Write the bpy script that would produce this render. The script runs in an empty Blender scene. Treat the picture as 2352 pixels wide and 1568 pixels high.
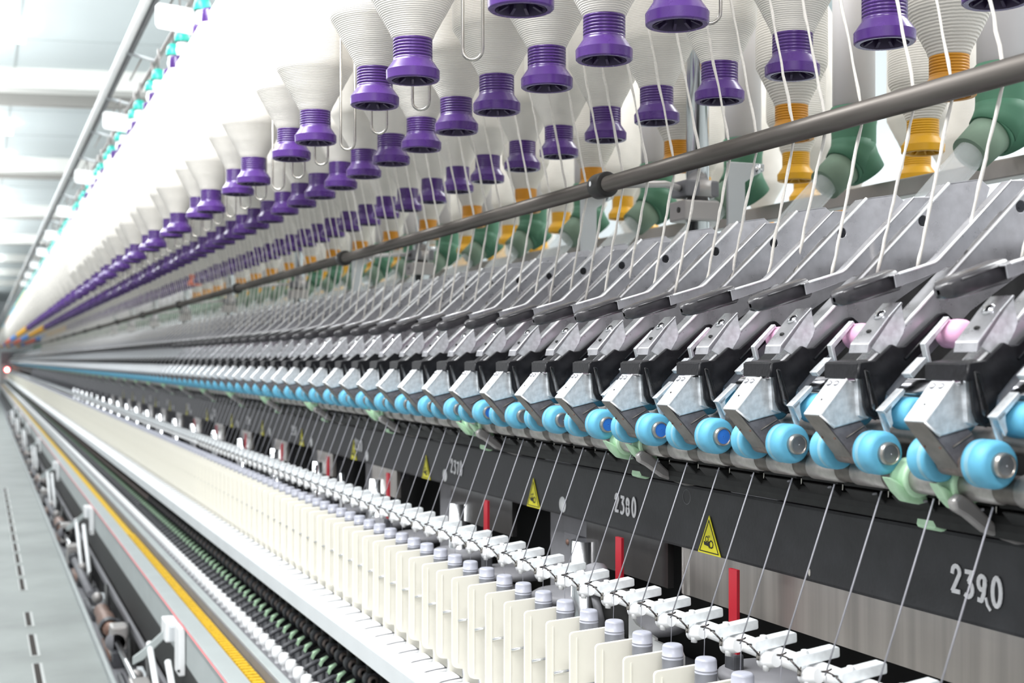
import bpy, bmesh, math, random
from mathutils import Vector, Matrix
random.seed(7)
PI = math.pi
S = bpy.context.scene
COL = S.collection

# ------------------------------------------------------------------ camera, world, exposure, lights
cam = bpy.data.cameras.new('camera')
camo = bpy.data.objects.new('camera', cam)
COL.objects.link(camo)
camo.location = (0, 0, 0)
camo.rotation_euler = (PI / 2, 0, -math.atan2(1218, 3000))     # level, turned right of the machine's run
cam.sensor_width = 36
cam.lens = 3000 / 2352 * 36
cam.shift_x = 0
cam.shift_y = (827 - 784) / 2352
cam.clip_start = 0.02
cam.clip_end = 200
cam.dof.use_dof = True
cam.dof.focus_distance = 1.55
cam.dof.aperture_fstop = 8
S.camera = camo

S.view_settings.view_transform = 'Standard'
S.view_settings.look = 'None'
S.view_settings.gamma = 1
S.view_settings.use_curve_mapping = False
S.view_settings.exposure = 0.30
S.cycles.use_denoising = True
S.cycles.max_bounces = 7
S.cycles.diffuse_bounces = 3
S.cycles.transparent_max_bounces = 12

W = bpy.data.worlds.new('world')
S.world = W
W.use_nodes = True
W.node_tree.nodes['Background'].inputs[0].default_value = (0.97, 0.98, 1.0, 1)
W.node_tree.nodes['Background'].inputs[1].default_value = 0.74


def area(name, loc, rot, sx, sy, power, color=(1, 1, 1)):
    l = bpy.data.lights.new(name, 'AREA')
    l.shape = 'RECTANGLE'
    l.size, l.size_y, l.energy, l.color = sx, sy, power, color
    o = bpy.data.objects.new(name, l)
    COL.objects.link(o)
    o.location, o.rotation_euler = loc, rot
    return o


# the aisle's ceiling lamps: long strips above the aisle on the left of the machine
area('aisle_lamp_light', (-0.50, 1.6, 1.75), (0, math.radians(-58), 0), 0.4, 2.6, 105, (0.99, 1, 1))
area('aisle_lamp_light', (-0.55, 7.5, 1.9), (0, math.radians(-68), 0), 0.4, 8.0, 150, (0.97, 0.99, 1))
area('aisle_lamp_light', (-0.55, 20, 1.9), (0, math.radians(-68), 0), 0.4, 16, 240, (0.97, 0.99, 1))
area('aisle_lamp_light', (-0.35, -1.1, 1.7), (math.radians(62), 0, math.radians(-25)), 0.9, 0.3, 34, (1, 0.99, 0.98))
# added upward fills that brighten the ceiling
area('ceiling_fill_uplight', (-0.6, 12, 1.9), (PI, 0, 0), 0.6, 16, 52, (0.97, 1, 1))
area('ceiling_fill_uplight', (-0.6, 36, 1.7), (PI, 0, 0), 0.6, 30, 420, (0.97, 1, 1))
# added fill beyond the creel, brightening the wall and far bobbins
area('beyond_creel_fill_light', (3.2, 6.0, 2.3), (0, math.radians(10), 0), 0.6, 12, 330, (0.97, 0.99, 1))

# ------------------------------------------------------------------ materials


def nmat(name):
    m = bpy.data.materials.new(name)
    m.use_nodes = True
    nt = m.node_tree
    return m, nt, nt.nodes['Principled BSDF']


def mat(name, col, rough=0.5, metal=0.0, var=0.0, scale=20.0, bump=0.0, bscale=None, spec=None, emit=None, stretch=None, rvar=0.0, coat=0.0):
    m, nt, b = nmat(name)
    N, L = nt.nodes.new, nt.links.new
    b.inputs['Base Color'].default_value = (*col, 1)
    b.inputs['Roughness'].default_value = rough
    b.inputs['Metallic'].default_value = metal
    if coat:
        b.inputs['Coat Weight'].default_value = coat
        b.inputs['Coat Roughness'].default_value = 0.1
    if spec is not None:
        b.inputs['Specular IOR Level'].default_value = spec
    if emit:
        b.inputs['Emission Color'].default_value = (*emit[0], 1)
        b.inputs['Emission Strength'].default_value = emit[1]
    if var or bump or rvar:
        tc = N('ShaderNodeTexCoord')
        mp = N('ShaderNodeMapping')
        if stretch:
            mp.inputs['Scale'].default_value = stretch
        L(tc.outputs['Object'], mp.inputs['Vector'])
        nz = N('ShaderNodeTexNoise')
        nz.inputs['Scale'].default_value = scale
        nz.inputs['Detail'].default_value = 4
        L(mp.outputs[0], nz.inputs['Vector'])
        if var:
            cr = N('ShaderNodeValToRGB')
            cr.color_ramp.elements[0].position = 0.3
            cr.color_ramp.elements[1].position = 0.7
            cr.color_ramp.elements[0].color = (*[max(0, c * (1 - var)) for c in col], 1)
            cr.color_ramp.elements[1].color = (*[min(1, c * (1 + var * .6)) for c in col], 1)
            L(nz.outputs['Fac'], cr.inputs[0])
            L(cr.outputs[0], b.inputs['Base Color'])
        if rvar:
            mr = N('ShaderNodeMapRange')
            mr.inputs[3].default_value = max(0.02, rough - rvar)
            mr.inputs[4].default_value = rough + rvar
            L(nz.outputs['Fac'], mr.inputs[0])
            L(mr.outputs[0], b.inputs['Roughness'])
        if bump:
            nb = N('ShaderNodeTexNoise')
            nb.inputs['Scale'].default_value = bscale or scale
            nb.inputs['Detail'].default_value = 3
            L(mp.outputs[0], nb.inputs['Vector'])
            bp = N('ShaderNodeBump')
            bp.inputs['Strength'].default_value = bump
            bp.inputs['Distance'].default_value = 0.001
            L(nb.outputs['Fac'], bp.inputs['Height'])
            L(bp.outputs[0], b.inputs['Normal'])
    return m


def yarnmat(name, col, scale, strength=0.6):
    """wound roving: fine horizontal ridges round the bobbin with a little fuzz"""
    m, nt, b = nmat(name)
    N, L = nt.nodes.new, nt.links.new
    b.inputs['Roughness'].default_value = 0.95
    b.inputs['Specular IOR Level'].default_value = 0.1
    tc = N('ShaderNodeTexCoord')
    mp = N('ShaderNodeMapping')
    mp.inputs['Rotation'].default_value = (0.02, 0.015, 0)
    L(tc.outputs['Object'], mp.inputs[0])
    wv = N('ShaderNodeTexWave')
    wv.wave_type = 'BANDS'
    wv.bands_direction = 'Z'
    wv.inputs['Scale'].default_value = scale
    wv.inputs['Distortion'].default_value = 1.2
    wv.inputs['Detail'].default_value = 2
    wv.inputs['Detail Scale'].default_value = 2
    L(mp.outputs[0], wv.inputs[0])
    nz = N('ShaderNodeTexNoise')
    nz.inputs['Scale'].default_value = 25
    L(tc.outputs['Object'], nz.inputs[0])
    mx = N('ShaderNodeMix')
    mx.data_type = 'RGBA'
    mx.inputs[6].default_value = (*[c * .90 for c in col], 1)
    mx.inputs[7].default_value = (*col, 1)
    L(wv.outputs['Fac'], mx.inputs[0])
    mx2 = N('ShaderNodeMix')
    mx2.data_type = 'RGBA'
    mx2.blend_type = 'MULTIPLY'
    mx2.inputs[0].default_value = 0.25
    L(mx.outputs[2], mx2.inputs[6])
    L(nz.outputs['Fac'], mx2.inputs[7])
    L(mx2.outputs[2], b.inputs['Base Color'])
    bp = N('ShaderNodeBump')
    bp.inputs['Strength'].default_value = strength
    bp.inputs['Distance'].default_value = 0.0012
    L(wv.outputs['Fac'], bp.inputs['Height'])
    L(bp.outputs[0], b.inputs['Normal'])
    return m


def glass(name, col=(1, 1, 1), alpha=0.25):
    m, nt, b = nmat(name)
    b.inputs['Base Color'].default_value = (*col, 1)
    b.inputs['Roughness'].default_value = 0.06
    b.inputs['Alpha'].default_value = alpha
    b.inputs['Specular IOR Level'].default_value = 0.9
    return m


M = dict(
    steel=mat('sheet_steel', (0.52, 0.52, 0.55), .30, .68, .16, 60, rvar=.12),
    edge_highlight=mat('folded_edge_highlight', (0.97, 0.97, 0.98), .30, .35, .03, 60),  # highlight along the folded edges painted in as a near-white base
    zinc=mat('zinc_plate', (0.80, 0.825, 0.85), .32, .52, .20, 160, rvar=.1),
    black=mat('black_plastic', (0.008, 0.008, 0.010), .36, 0, .4, 120, bump=.25, bscale=260, rvar=.1, spec=.35),
    grip=mat('black_vinyl', (0.040, 0.038, 0.043), .25, 0, .3, 60, bump=.15, bscale=120, spec=.6),
    saddle=mat('grey_saddle', (0.135, 0.125, 0.135), .6, 0, .3, 140, bump=.2),
    saddle_face=mat('brown_grey_steel', (0.20, 0.185, 0.17), .5, .5, .2, 90),
    cot=mat('blue_rubber_cot', (0.115, 0.40, 0.58), .5, 0, .12, 60, spec=.4),
    cotgroove=mat('worn_blue_rubber', (0.22, 0.44, 0.54), .5, 0, .15, 60),
    cap_grey=mat('roller_end_steel', (0.42, 0.43, 0.45), .35, .9, .2, 90),
    cap_rim=mat('roller_bush_steel', (0.40, 0.37, 0.34), .35, .9),
    cap_blue=mat('blue_end_cap', (0.03, 0.17, 0.60), .35, 0, .1, 80),
    pink=mat('pink_rubber_cot', (0.78, 0.42, 0.62), .5),
    chrome=mat('chrome', (0.75, 0.76, 0.78), .16, 1.0),
    fluted=mat('fluted_roller_steel', (0.44, 0.42, 0.40), .42, .85, .15, 150),
    fluted_dk=mat('roller_neck_steel', (0.17, 0.155, 0.14), .45, .85, .2, 90),
    rod=mat('dull_iron_rod', (0.15, 0.137, 0.125), .42, .75, .35, 9, stretch=(6, .4, 6), rvar=.1),
    collar=mat('black_iron_collar', (0.04, 0.038, 0.036), .45, .4),
    purple=mat('purple_plastic', (0.075, 0.026, 0.185), .27, 0, .12, 40, spec=.5, rvar=.05),
    purple_shade=mat('purple_plastic_shaded', (0.030, 0.017, 0.060), .5),  # darker copy of the purple: shade of the hollow put into the colour
    orange=mat('orange_plastic', (0.66, 0.28, 0.008), .38, 0, .1, 40),
    yellowp=mat('yellow_plastic', (0.74, 0.38, 0.010), .4),
    redp=mat('red_plastic', (0.72, 0.10, 0.03), .4),
    bluep=mat('blue_plastic', (0.05, 0.22, 0.62), .4),
    roving=yarnmat('white_roving', (0.90, 0.865, 0.805), 170, .35),
    roving2=yarnmat('coarse_white_roving', (0.90, 0.865, 0.80), 100, .55),
    strand=mat('roving_strand', (0.78, 0.75, 0.70), .95, 0, .1, 300, spec=.1),
    yarn=mat('spun_yarn', (0.28, 0.28, 0.31), .7),
    cream=mat('cream_plastic', (0.83, 0.805, 0.71), .48, 0, .03, 30),
    white=mat('white_plastic', (0.86, 0.87, 0.88), .45, 0, .03, 40),
    greycap=mat('grey_tube_plastic', (0.36, 0.37, 0.43), .35, 0, .05, 30, spec=.5),
    whitepaint=mat('white_painted_steel', (0.60, 0.63, 0.65), .42, 0, .05, 12, bump=.1, bscale=90),
    lappet=mat('bright_zinc_channel', (0.86, 0.90, 0.92), .35, .25, .10, 150),
    greypaint=mat('light_grey_paint', (0.42, 0.46, 0.46), .45, 0, .06, 10),
    midgrey=mat('mid_grey_paint', (0.19, 0.19, 0.205), .6, .1, .1, 20),
    beam=mat('charcoal_paint', (0.038, 0.039, 0.043), .5, .1, .35, 26, bump=.25, bscale=200, rvar=.08),
    dark=mat('dark_iron', (0.018, 0.018, 0.018), .6, .3, .4, 60),
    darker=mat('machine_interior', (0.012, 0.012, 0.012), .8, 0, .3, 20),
    lever=mat('dark_grey_nylon', (0.055, 0.057, 0.065), .5, 0, .2, 90),
    ringm=mat('brown_grey_ring', (0.20, 0.165, 0.15), .45, .5, .3, 200),
    mint=mat('pale_green_plastic', (0.50, 0.74, 0.50), .5, 0, .12, 60),
    yellowbr=mat('yellow_bristle', (0.72, 0.45, 0.01), .75, 0, .3, 160, bump=.5),
    green=mat('green_rubber', (0.060, 0.185, 0.110), .6, 0, .25, 10, rvar=.1),
    dustgreen=mat('dusty_green_rubber', (0.19, 0.275, 0.205), .75, 0, .3, 14),
    clear=glass('clear_tube', (0.9, 0.93, 0.95), .30),
    duct=mat('pale_duct_paint', (0.80, 0.775, 0.79), .4, 0, .04, 6),
    rail=mat('aluminium_rail', (0.42, 0.40, 0.39), .45, .6, .1, 20),
    sheet=mat('brushed_sheet', (0.50, 0.47, 0.44), .30, .80, .25, 5, stretch=(1, 9, .3)),
    sheet_dark_refl=mat('sheet_dark_reflection', (0.085, 0.08, 0.08), .18, .7, .2, 5, stretch=(1, 9, .3)),  # same sheet steel, its dark reflection put into the base colour
    whitemark=mat('white_paint_marker', (0.85, 0.85, 0.87), .5, 0, .1, 200),
    yellow=mat('yellow_sticker', (0.90, 0.83, 0.02), .4),
    ink=mat('black_ink', (0.01, 0.01, 0.01), .5),
    red=mat('red_strip', (0.36, 0.008, 0.02), .4),
    cord=mat('pink_red_cord', (0.90, 0.22, 0.24), .6),
    teal=mat('turquoise_plastic', (0.03, 0.46, 0.38), .35, 0, .05, 20),
    tealw=mat('white_hanger_plastic', (0.85, 0.87, 0.9), .4),
    wire=mat('grey_wire', (0.42, 0.40, 0.37), .25, 1.0),
    wiredk=mat('dark_wire', (0.10, 0.09, 0.09), .25, 1.0),
    ceil=mat('ceiling_panel', (0.62, 0.68, 0.69), .7, 0, .06, .6),
    ceiljoint=mat('ceiling_joint', (0.42, 0.46, 0.46), .8),
    beamw=mat('cream_beam', (0.72, 0.72, 0.69), .7),
    beamd=mat('grey_purlin', (0.34, 0.33, 0.31), .7),
    floor=mat('concrete_floor', (0.30, 0.325, 0.315), .55, 0, .18, 3.2, bump=.1, bscale=40),
    slot=mat('painted_slot_shadow', (0.03, 0.022, 0.018), .8),  # shade of the slot's depth painted as a dark strip
    slotrim=mat('slot_rim', (0.55, 0.57, 0.56), .5),
    wall=mat('white_wall', (0.88, 0.93, 0.95), .8),
    lamp=mat('lamp_tube', (1, 1, 1), .5, emit=((0.93, 0.98, 1), 9)),
    redlamp=mat('red_lamp', (1, .1, .1), .4, emit=((1, 0.03, 0.06), 14)),
    redlampc=mat('red_lamp_core', (1, .6, .4), .4, emit=((1, 0.75, 0.45), 40)),
    copper=mat('rusty_coupling', (0.22, 0.13, 0.10), .5, .4, .3, 60),
    greenclip=mat('bright_green_tape', (0.05, 0.62, 0.30), .5),
)

# ------------------------------------------------------------------ mesh helpers


class MB:
    def __init__(self):
        self.v, self.f, self.m, self.s, self.mats = [], [], [], [], []

    def mi(self, m):
        if m not in self.mats:
            self.mats.append(m)
        return self.mats.index(m)

    def add(self, vs, fs, m, smooth=False):
        b = len(self.v)
        k = self.mi(m)
        self.v += [tuple(p) for p in vs]
        for f in fs:
            self.f.append([b + i for i in f])
            self.m.append(k)
            self.s.append(smooth)
        return self

    def bmadd(self, bm, m, smooth=False):
        bm.verts.index_update()
        self.add([v.co[:] for v in bm.verts], [[v.index for v in f.verts] for f in bm.faces], m, smooth)
        bm.free()
        return self

    def box(self, a, b, m, bev=0.0):
        bm = bmesh.new()
        bmesh.ops.create_cube(bm, size=1)
        for v in bm.verts:
            v.co = Vector(((a[0] + b[0]) / 2 + v.co.x * (b[0] - a[0]), (a[1] + b[1]) / 2 + v.co.y * (b[1] - a[1]), (a[2] + b[2]) / 2 + v.co.z * (b[2] - a[2])))
        if bev:
            bmesh.ops.bevel(bm, geom=bm.edges[:], offset=bev, segments=2, affect='EDGES', profile=.6)
        return self.bmadd(bm, m)

    def prism(self, prof, y0, y1, m, bev=0.0, holes=(), seg=1, axis='y'):
        """profile in x-z (axis y), y-z (axis x) or x-y (axis z), extruded along the axis"""
        bm = bmesh.new()

        def put(p, t):
            if axis == 'y':
                return (p[0], t, p[1])
            if axis == 'x':
                return (t, p[0], p[1])
            return (p[0], p[1], t)
        if not holes:
            f = bm.faces.new([bm.verts.new(put(p, y0)) for p in prof])
            faces = [f]
        else:
            es = []
            for lp in [prof] + list(holes):
                vs = [bm.verts.new(put(p, y0)) for p in lp]
                es += [bm.edges.new((vs[i], vs[(i + 1) % len(vs)])) for i in range(len(vs))]
            r = bmesh.ops.triangle_fill(bm, use_beauty=True, use_dissolve=False, edges=es)
            faces = [g for g in r['geom'] if isinstance(g, bmesh.types.BMFace)]
        r = bmesh.ops.extrude_face_region(bm, geom=faces)
        d = y1 - y0
        vec = {'y': Vector((0, d, 0)), 'x': Vector((d, 0, 0)), 'z': Vector((0, 0, d))}[axis]
        for g in r['geom']:
            if isinstance(g, bmesh.types.BMVert):
                g.co += vec
        bmesh.ops.recalc_face_normals(bm, faces=bm.faces[:])
        if bev:
            bmesh.ops.bevel(bm, geom=[e for e in bm.edges if len(e.link_faces) == 2 and e.calc_face_angle(0) > .4], offset=bev, segments=seg, affect='EDGES', profile=.5)
        return self.bmadd(bm, m)

    def tube(self, pts, r, m, n=8, smooth=True, cap=True):
        pts = [Vector(p) for p in pts]
        rs = r if isinstance(r, (list, tuple)) else [r] * len(pts)
        vs, fs = [], []
        up = None
        for i, p in enumerate(pts):
            a = pts[max(i - 1, 0)]
            b = pts[min(i + 1, len(pts) - 1)]
            t = (b - a).normalized()
            if up is None:
                up = Vector((0, 0, 1)) if abs(t.z) < .9 else Vector((1, 0, 0))
            q = t.cross(up)
            if q.length < 1e-5:
                q = t.orthogonal()
            q.normalize()
            w = q.cross(t).normalized()
            up = w
            for k in range(n):
                an = 2 * PI * k / n
                vs.append(p + (q * math.cos(an) + w * math.sin(an)) * rs[i])
        for i in range(len(pts) - 1):
            for k in range(n):
                fs.append([i * n + k, i * n + (k + 1) % n, (i + 1) * n + (k + 1) % n, (i + 1) * n + k])
        self.add(vs, fs, m, smooth)
        if cap:
            b = len(self.v) - len(vs)
            for base in (0, (len(pts) - 1) * n):
                self.f.append([b + base + k for k in range(n)])
                self.m.append(self.mi(m))
                self.s.append(False)
        return self

    def lathe(self, prof, m, at=(0, 0, 0), axis='z', n=24, smooth=True, squash=1.0):
        """prof = [(r, t)] ; open surface of revolution"""
        vs, fs = [], []
        for r, t in prof:
            for k in range(n):
                a = 2 * PI * k / n
                cx, cy = r * math.cos(a), r * math.sin(a)
                if axis == 'z':
                    p = (at[0] + cx, at[1] + cy, at[2] + t)
                elif axis == 'y':
                    p = (at[0] + cx, at[1] + t, at[2] + cy)
                else:
                    p = (at[0] + t, at[1] + cx, at[2] + cy)
                vs.append(p)
        for i in range(len(prof) - 1):
            for k in range(n):
                fs.append([i * n + k, i * n + (k + 1) % n, (i + 1) * n + (k + 1) % n, (i + 1) * n + k])
        return self.add(vs, fs, m, smooth)

    def lathes(self, prof, m, at=(0, 0, 0), axis='z', n=24):
        for i in range(len(prof) - 1):
            self.lathe(prof[i:i + 2], m, at, axis, n)
        return self

    def ball(self, c, r, m, n=10, sc=(1, 1, 1)):
        bm = bmesh.new()
        bmesh.ops.create_uvsphere(bm, u_segments=n, v_segments=max(5, n // 2 + 1), radius=r)
        for v in bm.verts:
            v.co = Vector((v.co.x * sc[0] + c[0], v.co.y * sc[1] + c[1], v.co.z * sc[2] + c[2]))
        return self.bmadd(bm, m, True)

    def join(self, o, d=(0, 0, 0)):
        for mi_, mt in enumerate(o.mats):
            idx = [i for i, q in enumerate(o.m) if q == mi_]
            if not idx:
                continue
            b = len(self.v)
            k = self.mi(mt)
            used = {}
            for i in idx:
                nf = []
                for vi in o.f[i]:
                    if vi not in used:
                        used[vi] = b + len(used)
                        p = o.v[vi]
                        self.v.append((p[0] + d[0], p[1] + d[1], p[2] + d[2]))
                    nf.append(used[vi])
                self.f.append(nf)
                self.m.append(k)
                self.s.append(o.s[i])
        return self

    def build(self, name, parent=None, base=(0, 0, 0)):
        me = bpy.data.meshes.new(name)
        me.from_pydata([(p[0] - base[0], p[1] - base[1], p[2] - base[2]) for p in self.v], [], self.f)
        for mt in self.mats:
            me.materials.append(M[mt])
        me.polygons.foreach_set('material_index', self.m)
        me.polygons.foreach_set('use_smooth', self.s)
        bm = bmesh.new()
        bm.from_mesh(me)
        bmesh.ops.recalc_face_normals(bm, faces=bm.faces[:])
        bm.to_mesh(me)
        bm.free()
        me.update()
        o = bpy.data.objects.new(name, me)
        COL.objects.link(o)
        if parent is not None:
            o.parent = parent
        else:
            o.location = base
        return o


def tag(o, label, cat, group=None, kind=None):
    if label:
        o['label'] = label
    if cat:
        o['category'] = cat
    if group:
        o['group'] = group
    if kind:
        o['kind'] = kind
    return o


def empty(name, loc, label, cat, group=None):
    e = bpy.data.objects.new(name, None)
    COL.objects.link(e)
    e.location = loc
    e.empty_display_size = .02
    return tag(e, label, cat, group)


CH = {}


def note_children(root):
    CH[root] = [(c, list(c.children)) for c in root.children]


def dup(root, loc, label=None):
    r = root.copy()
    COL.objects.link(r)
    r.location = loc
    if label:
        r['label'] = label
    for c, gs in CH.get(root, []):
        d = c.copy()
        COL.objects.link(d)
        d.parent = r
        for g in gs:
            h = g.copy()
            COL.objects.link(h)
            h.parent = d
    return r


ONES = 'first second third fourth fifth sixth seventh eighth ninth'.split()
TEENS = 'tenth eleventh twelfth thirteenth fourteenth fifteenth sixteenth seventeenth eighteenth nineteenth'.split()
TENS = {2: ('twentieth', 'twenty'), 3: ('thirtieth', 'thirty'), 4: ('fortieth', 'forty'), 5: ('fiftieth', 'fifty'), 6: ('sixtieth', 'sixty')}


def ordw(n):
    if n < 10:
        return ONES[n - 1]
    if n < 20:
        return TEENS[n - 10]
    t, o = divmod(n, 10)
    return TENS[t][0] if o == 0 else TENS[t][1] + '-' + ONES[o - 1]


UV, VV, F, CC, SS = -42., 827., 3000., 3000 / math.hypot(3000, 1218), 1218 / math.hypot(3000, 1218)


def seen(x, y, z, mg=60):
    D = y * CC + x * SS
    if D < .05:
        return False
    u, v = UV + F * x / (CC * D), VV - F * z / D
    return -mg < u < 2352 + mg and -mg < v < 1568 + mg


def row(proto_near, proto_far, ys, x, z, n_near, labeler, far_label, base, seen_z=None, group=None, cap=300):
    """copies along the machine; near ones keep their parts, far ones are one mesh. returns ys left over"""
    k = 0
    first_n, first_f = True, True
    for i, y in enumerate(ys):
        if i >= cap:
            break
        near = i < n_near
        src = proto_near if near else proto_far
        lab = labeler(i) if labeler(i) else far_label
        loc = (base[0], y, base[2])
        if near and first_n:
            src.location = loc
            src['label'] = lab
            first_n = False
        elif (not near) and first_f:
            src.location = loc
            src['label'] = lab
            if group:
                src['group'] = group
            first_f = False
        else:
            dup(src, loc, lab)
        k += 1
    return ys[k:]


def many(name, mb, ys, label, cat, group):
    """the far rest of a row, one object"""
    out = MB()
    for y in ys:
        out.join(mb, (0, y, 0))
    o = out.build(name)
    return tag(o, label, cat, group, 'stuff')


YEND = 40.0
P7, P14 = 0.07, 0.14


def frange(a, b, p):
    r, y = [], a
    while y < b:
        r.append(round(y, 5))
        y += p
    return r


# ------------------------------------------------------------------ room
ZF, ZC = -1.02, 2.5


def struct(name, mb, base=(0, 0, 0)):
    o = mb.build(name, None, base)
    o['kind'] = 'structure'
    return o


fl = MB()
fl.box((-5, -3, ZF - .1), (6, 60, ZF), 'floor')
struct('floor', fl)
cl = MB()
cl.box((-5, 2, ZC), (7, 60, ZC + .1), 'ceil')
struct('ceiling', cl)
struct('wall_right', MB().box((6.0, -3, ZF), (6.1, 60, ZC), 'wall'))
struct('wall_end', MB().box((-5, 60, ZF), (6, 60.1, ZC), 'wall'))
# ceiling joints, beams and purlins (they cross the hall slightly askew to the machine)


def crossbar(y, z0, z1, w, m):
    mb = MB()
    mb.box((-4.2, -w / 2, z0), (5.2, w / 2, z1), m)
    a = math.radians(-11)
    mb.v = [(p[0] * math.cos(a) - p[1] * math.sin(a), p[0] * math.sin(a) + p[1] * math.cos(a) + y, p[2]) for p in mb.v]
    return mb


jn = MB()
for i in range(16):
    jn.join(crossbar(9.0 + i * 1.55 + .35, ZC - .004, ZC + .01, .02, 'ceiljoint'))
for x in (-.6, .25, 1.1, 1.95):
    jn.box((x, 6, ZC - .004), (x + .02, 55, ZC + .01), 'ceiljoint')
struct('trim_1', jn)
for i in range(7):
    y = 12.1 + i * 5.3
    o = crossbar(y, ZC - .17, ZC, .26, 'beamw').build('ceiling_beam')
    o['kind'] = 'structure'
    o = crossbar(y + 1.05, ZC - .11, ZC, .12, 'beamd').build('ceiling_beam')
    o['kind'] = 'structure'

lamp_y = [10.4, 14.7, 16.9, 20.5, 22.6, 26.5, 29.0, 33.0, 38.0, 44.0]
for i, y in enumerate(lamp_y):
    e = empty('ceiling_lamp', (-.06, y, ZC), '%s fluorescent ceiling lamp along the aisle from the top left corner' % ordw(i + 1), 'ceiling lamp', 'ceiling lamps above the aisle')
    MB().box((-.32, -.09, -.05), (.32, .09, 0), 'beamw', .01).build('lamp_housing', e)
    MB().tube([(-.32, -.06, -.08), (.36, -.06, -.08)], .045, 'lamp', 12).tube([(-.32, .06, -.08), (.36, .06, -.08)], .045, 'lamp', 12).build('lamp_tube', e)

# floor slots beside the machine
sl_y = [(4.02, 4.22), (4.30, 4.66), (4.78, 5.16), (5.32, 5.62)] + [(6.16 + i * .42, 6.16 + i * .42 + .33) for i in range(12)]
for i, (a, b) in enumerate(sl_y):
    mb = MB()
    mb.box((.155, a, ZF), (.188, b, ZF + .004), 'slotrim')
    mb.box((.160, a + .01, ZF + .002), (.178, b - .01, ZF + .0055), 'slot')
    o = mb.build('floor_slot', None, (.17, (a + b) / 2, ZF))
    tag(o, 'narrow dark slot cut in the concrete floor, %s from the bottom edge' % ordw(i + 1), 'floor slot', 'slots in the concrete aisle floor')

# ------------------------------------------------------------------ long members of the machine


def longbar(name, x0, x1, z0, z1, m, label, cat, y0=.25, y1=YEND, bev=.002):
    o = MB().box((x0, y0, z0), (x1, y1, z1), m, bev).build(name, None, ((x0 + x1) / 2, 2, z0))
    return tag(o, label, cat)


# base
longbar('base_rail', .372, .384, ZF, ZF + .03, 'greypaint', 'bright steel edge rail running along the concrete floor', 'rail')
longbar('base_tray', .384, .475, ZF, ZF + .012, 'midgrey', 'dark grey floor tray under the doffing linkage', 'tray')
longbar('machine_skirt', .478, .700, ZF, -.93, 'dark', 'dark base panel below the grey doffer beam', 'panel')
longbar('toothed_rack', .470, .482, -.925, -.90, 'midgrey', 'thin grey rack rail above the dark base panel', 'rail')
longbar('dark_channel', .488, .69, -.90, -.79, 'dark', 'dark channel under the grey doffer beam', 'channel')
# doffer beam: top surface light, face grey
longbar('doffer_beam', .489, .5345, -.788, -.690, 'greypaint', 'pale grey doffer beam with a red cord along its edge', 'beam')
longbar('bristle_strip', .5350, .5665, -.715, -.699, 'yellowbr', 'long yellow bristle strip beside the grey doffer beam', 'brush')
tb = MB()
for i in range(300):
    y = 2.6 + i * .028
    if i >= 100:
        break
    tb.prism([(.5355, -.700), (.5655, -.700), (.563, -.690), (.538, -.690)], y, y + .018, 'yellowbr')
o = tb.build('bristle_tufts', None, (.55, 2.6, -.70))
tag(o, 'yellow bristle tufts standing in a row on the yellow strip', 'bristles', None, 'stuff')
longbar('peg_rail', .5675, .625, -.7, -.667, 'midgrey', 'grey peg conveyor rail between yellow bristles and white pegs', 'rail')
longbar('peg_rail_cover', .569, .590, -.6668, -.662, 'greypaint', 'light steel strip on top of the grey peg rail', 'strip')
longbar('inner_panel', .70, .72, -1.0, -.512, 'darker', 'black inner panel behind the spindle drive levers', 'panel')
# white ring rail with front face
sr = MB().box((.604, .25, -.5116), (.700, YEND, -.4905), 'whitepaint').box((.5995, .25, -.5116), (.6040, YEND, -.4802), 'whitepaint', .0012)
tag(sr.build('spindle_rail', None, (.65, 2, -.51)), 'white painted spindle rail below the cream separator plates', 'rail')
# lappet rail
lr = MB()
lr.tube([(.7340, .25, -.2935), (.7340, YEND, -.2935)], .0090, 'white', 16)
tag(lr.build('lappet_rail', None, (.722, 2, -.3)), 'long white tube rail carrying the thread guides', 'rail')
# front beam
longbar('front_beam', .842, .90, -.2436, -.160, 'beam', 'charcoal machine beam with handwritten white numbers', 'beam', bev=.004)
longbar('beam_recess', .868, .93, -.16, -.1355, 'dark', 'dark recess strip above the charcoal beam', 'strip')
longbar('roller_bed', .805, .94, -.135, -.118, 'dark', 'black roller bed below the blue rollers', 'bed')
longbar('interior_shadow_plate', .98, 1.0, -.95, -.05, 'darker', 'black plate added as interior shade behind the spindles', 'panel')  # black plate added to stand for the shade inside the machine
longbar('back_web', .950, .962, -.13, .115, 'dark', 'black panel behind the drafting rollers', 'panel')
# sheets
for i, (a, b) in enumerate([(.40, 1.508), (1.545, 1.80), (2.10, 2.42), (2.78, 2.98)] + [(3.35 + .56 * k, 3.52 + .56 * k) for k in range(12)]):
    mb = MB().box((.853, a, -.306), (.862, b, -.2436), 'sheet_dark_refl' if i in (1, 2) else 'sheet')
    if i == 0:
        mb.lathe([(.018, 0), (.018, .062)], 'sheet', (.868, b - .012, -.306), 'z', 20)
    tag(mb.build('sheet_panel', None, (.857, (a + b) / 2, -.306)), ('darkly reflecting steel' if i in (1, 2) else 'brushed steel') + ' sheet under the charcoal beam, %s from the right' % ordw(i + 1), 'panel', 'sheets under the beam')
# spindle drive backdrop
longbar('lower_beam', .86, .95, -.47, -.43, 'midgrey', 'grey lower beam seen behind the grey spindle caps', 'beam')
longbar('tape_cover', .76, .80, -.50, -.44, 'dark', 'dark tape drive cover behind the cream plates', 'cover')

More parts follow.
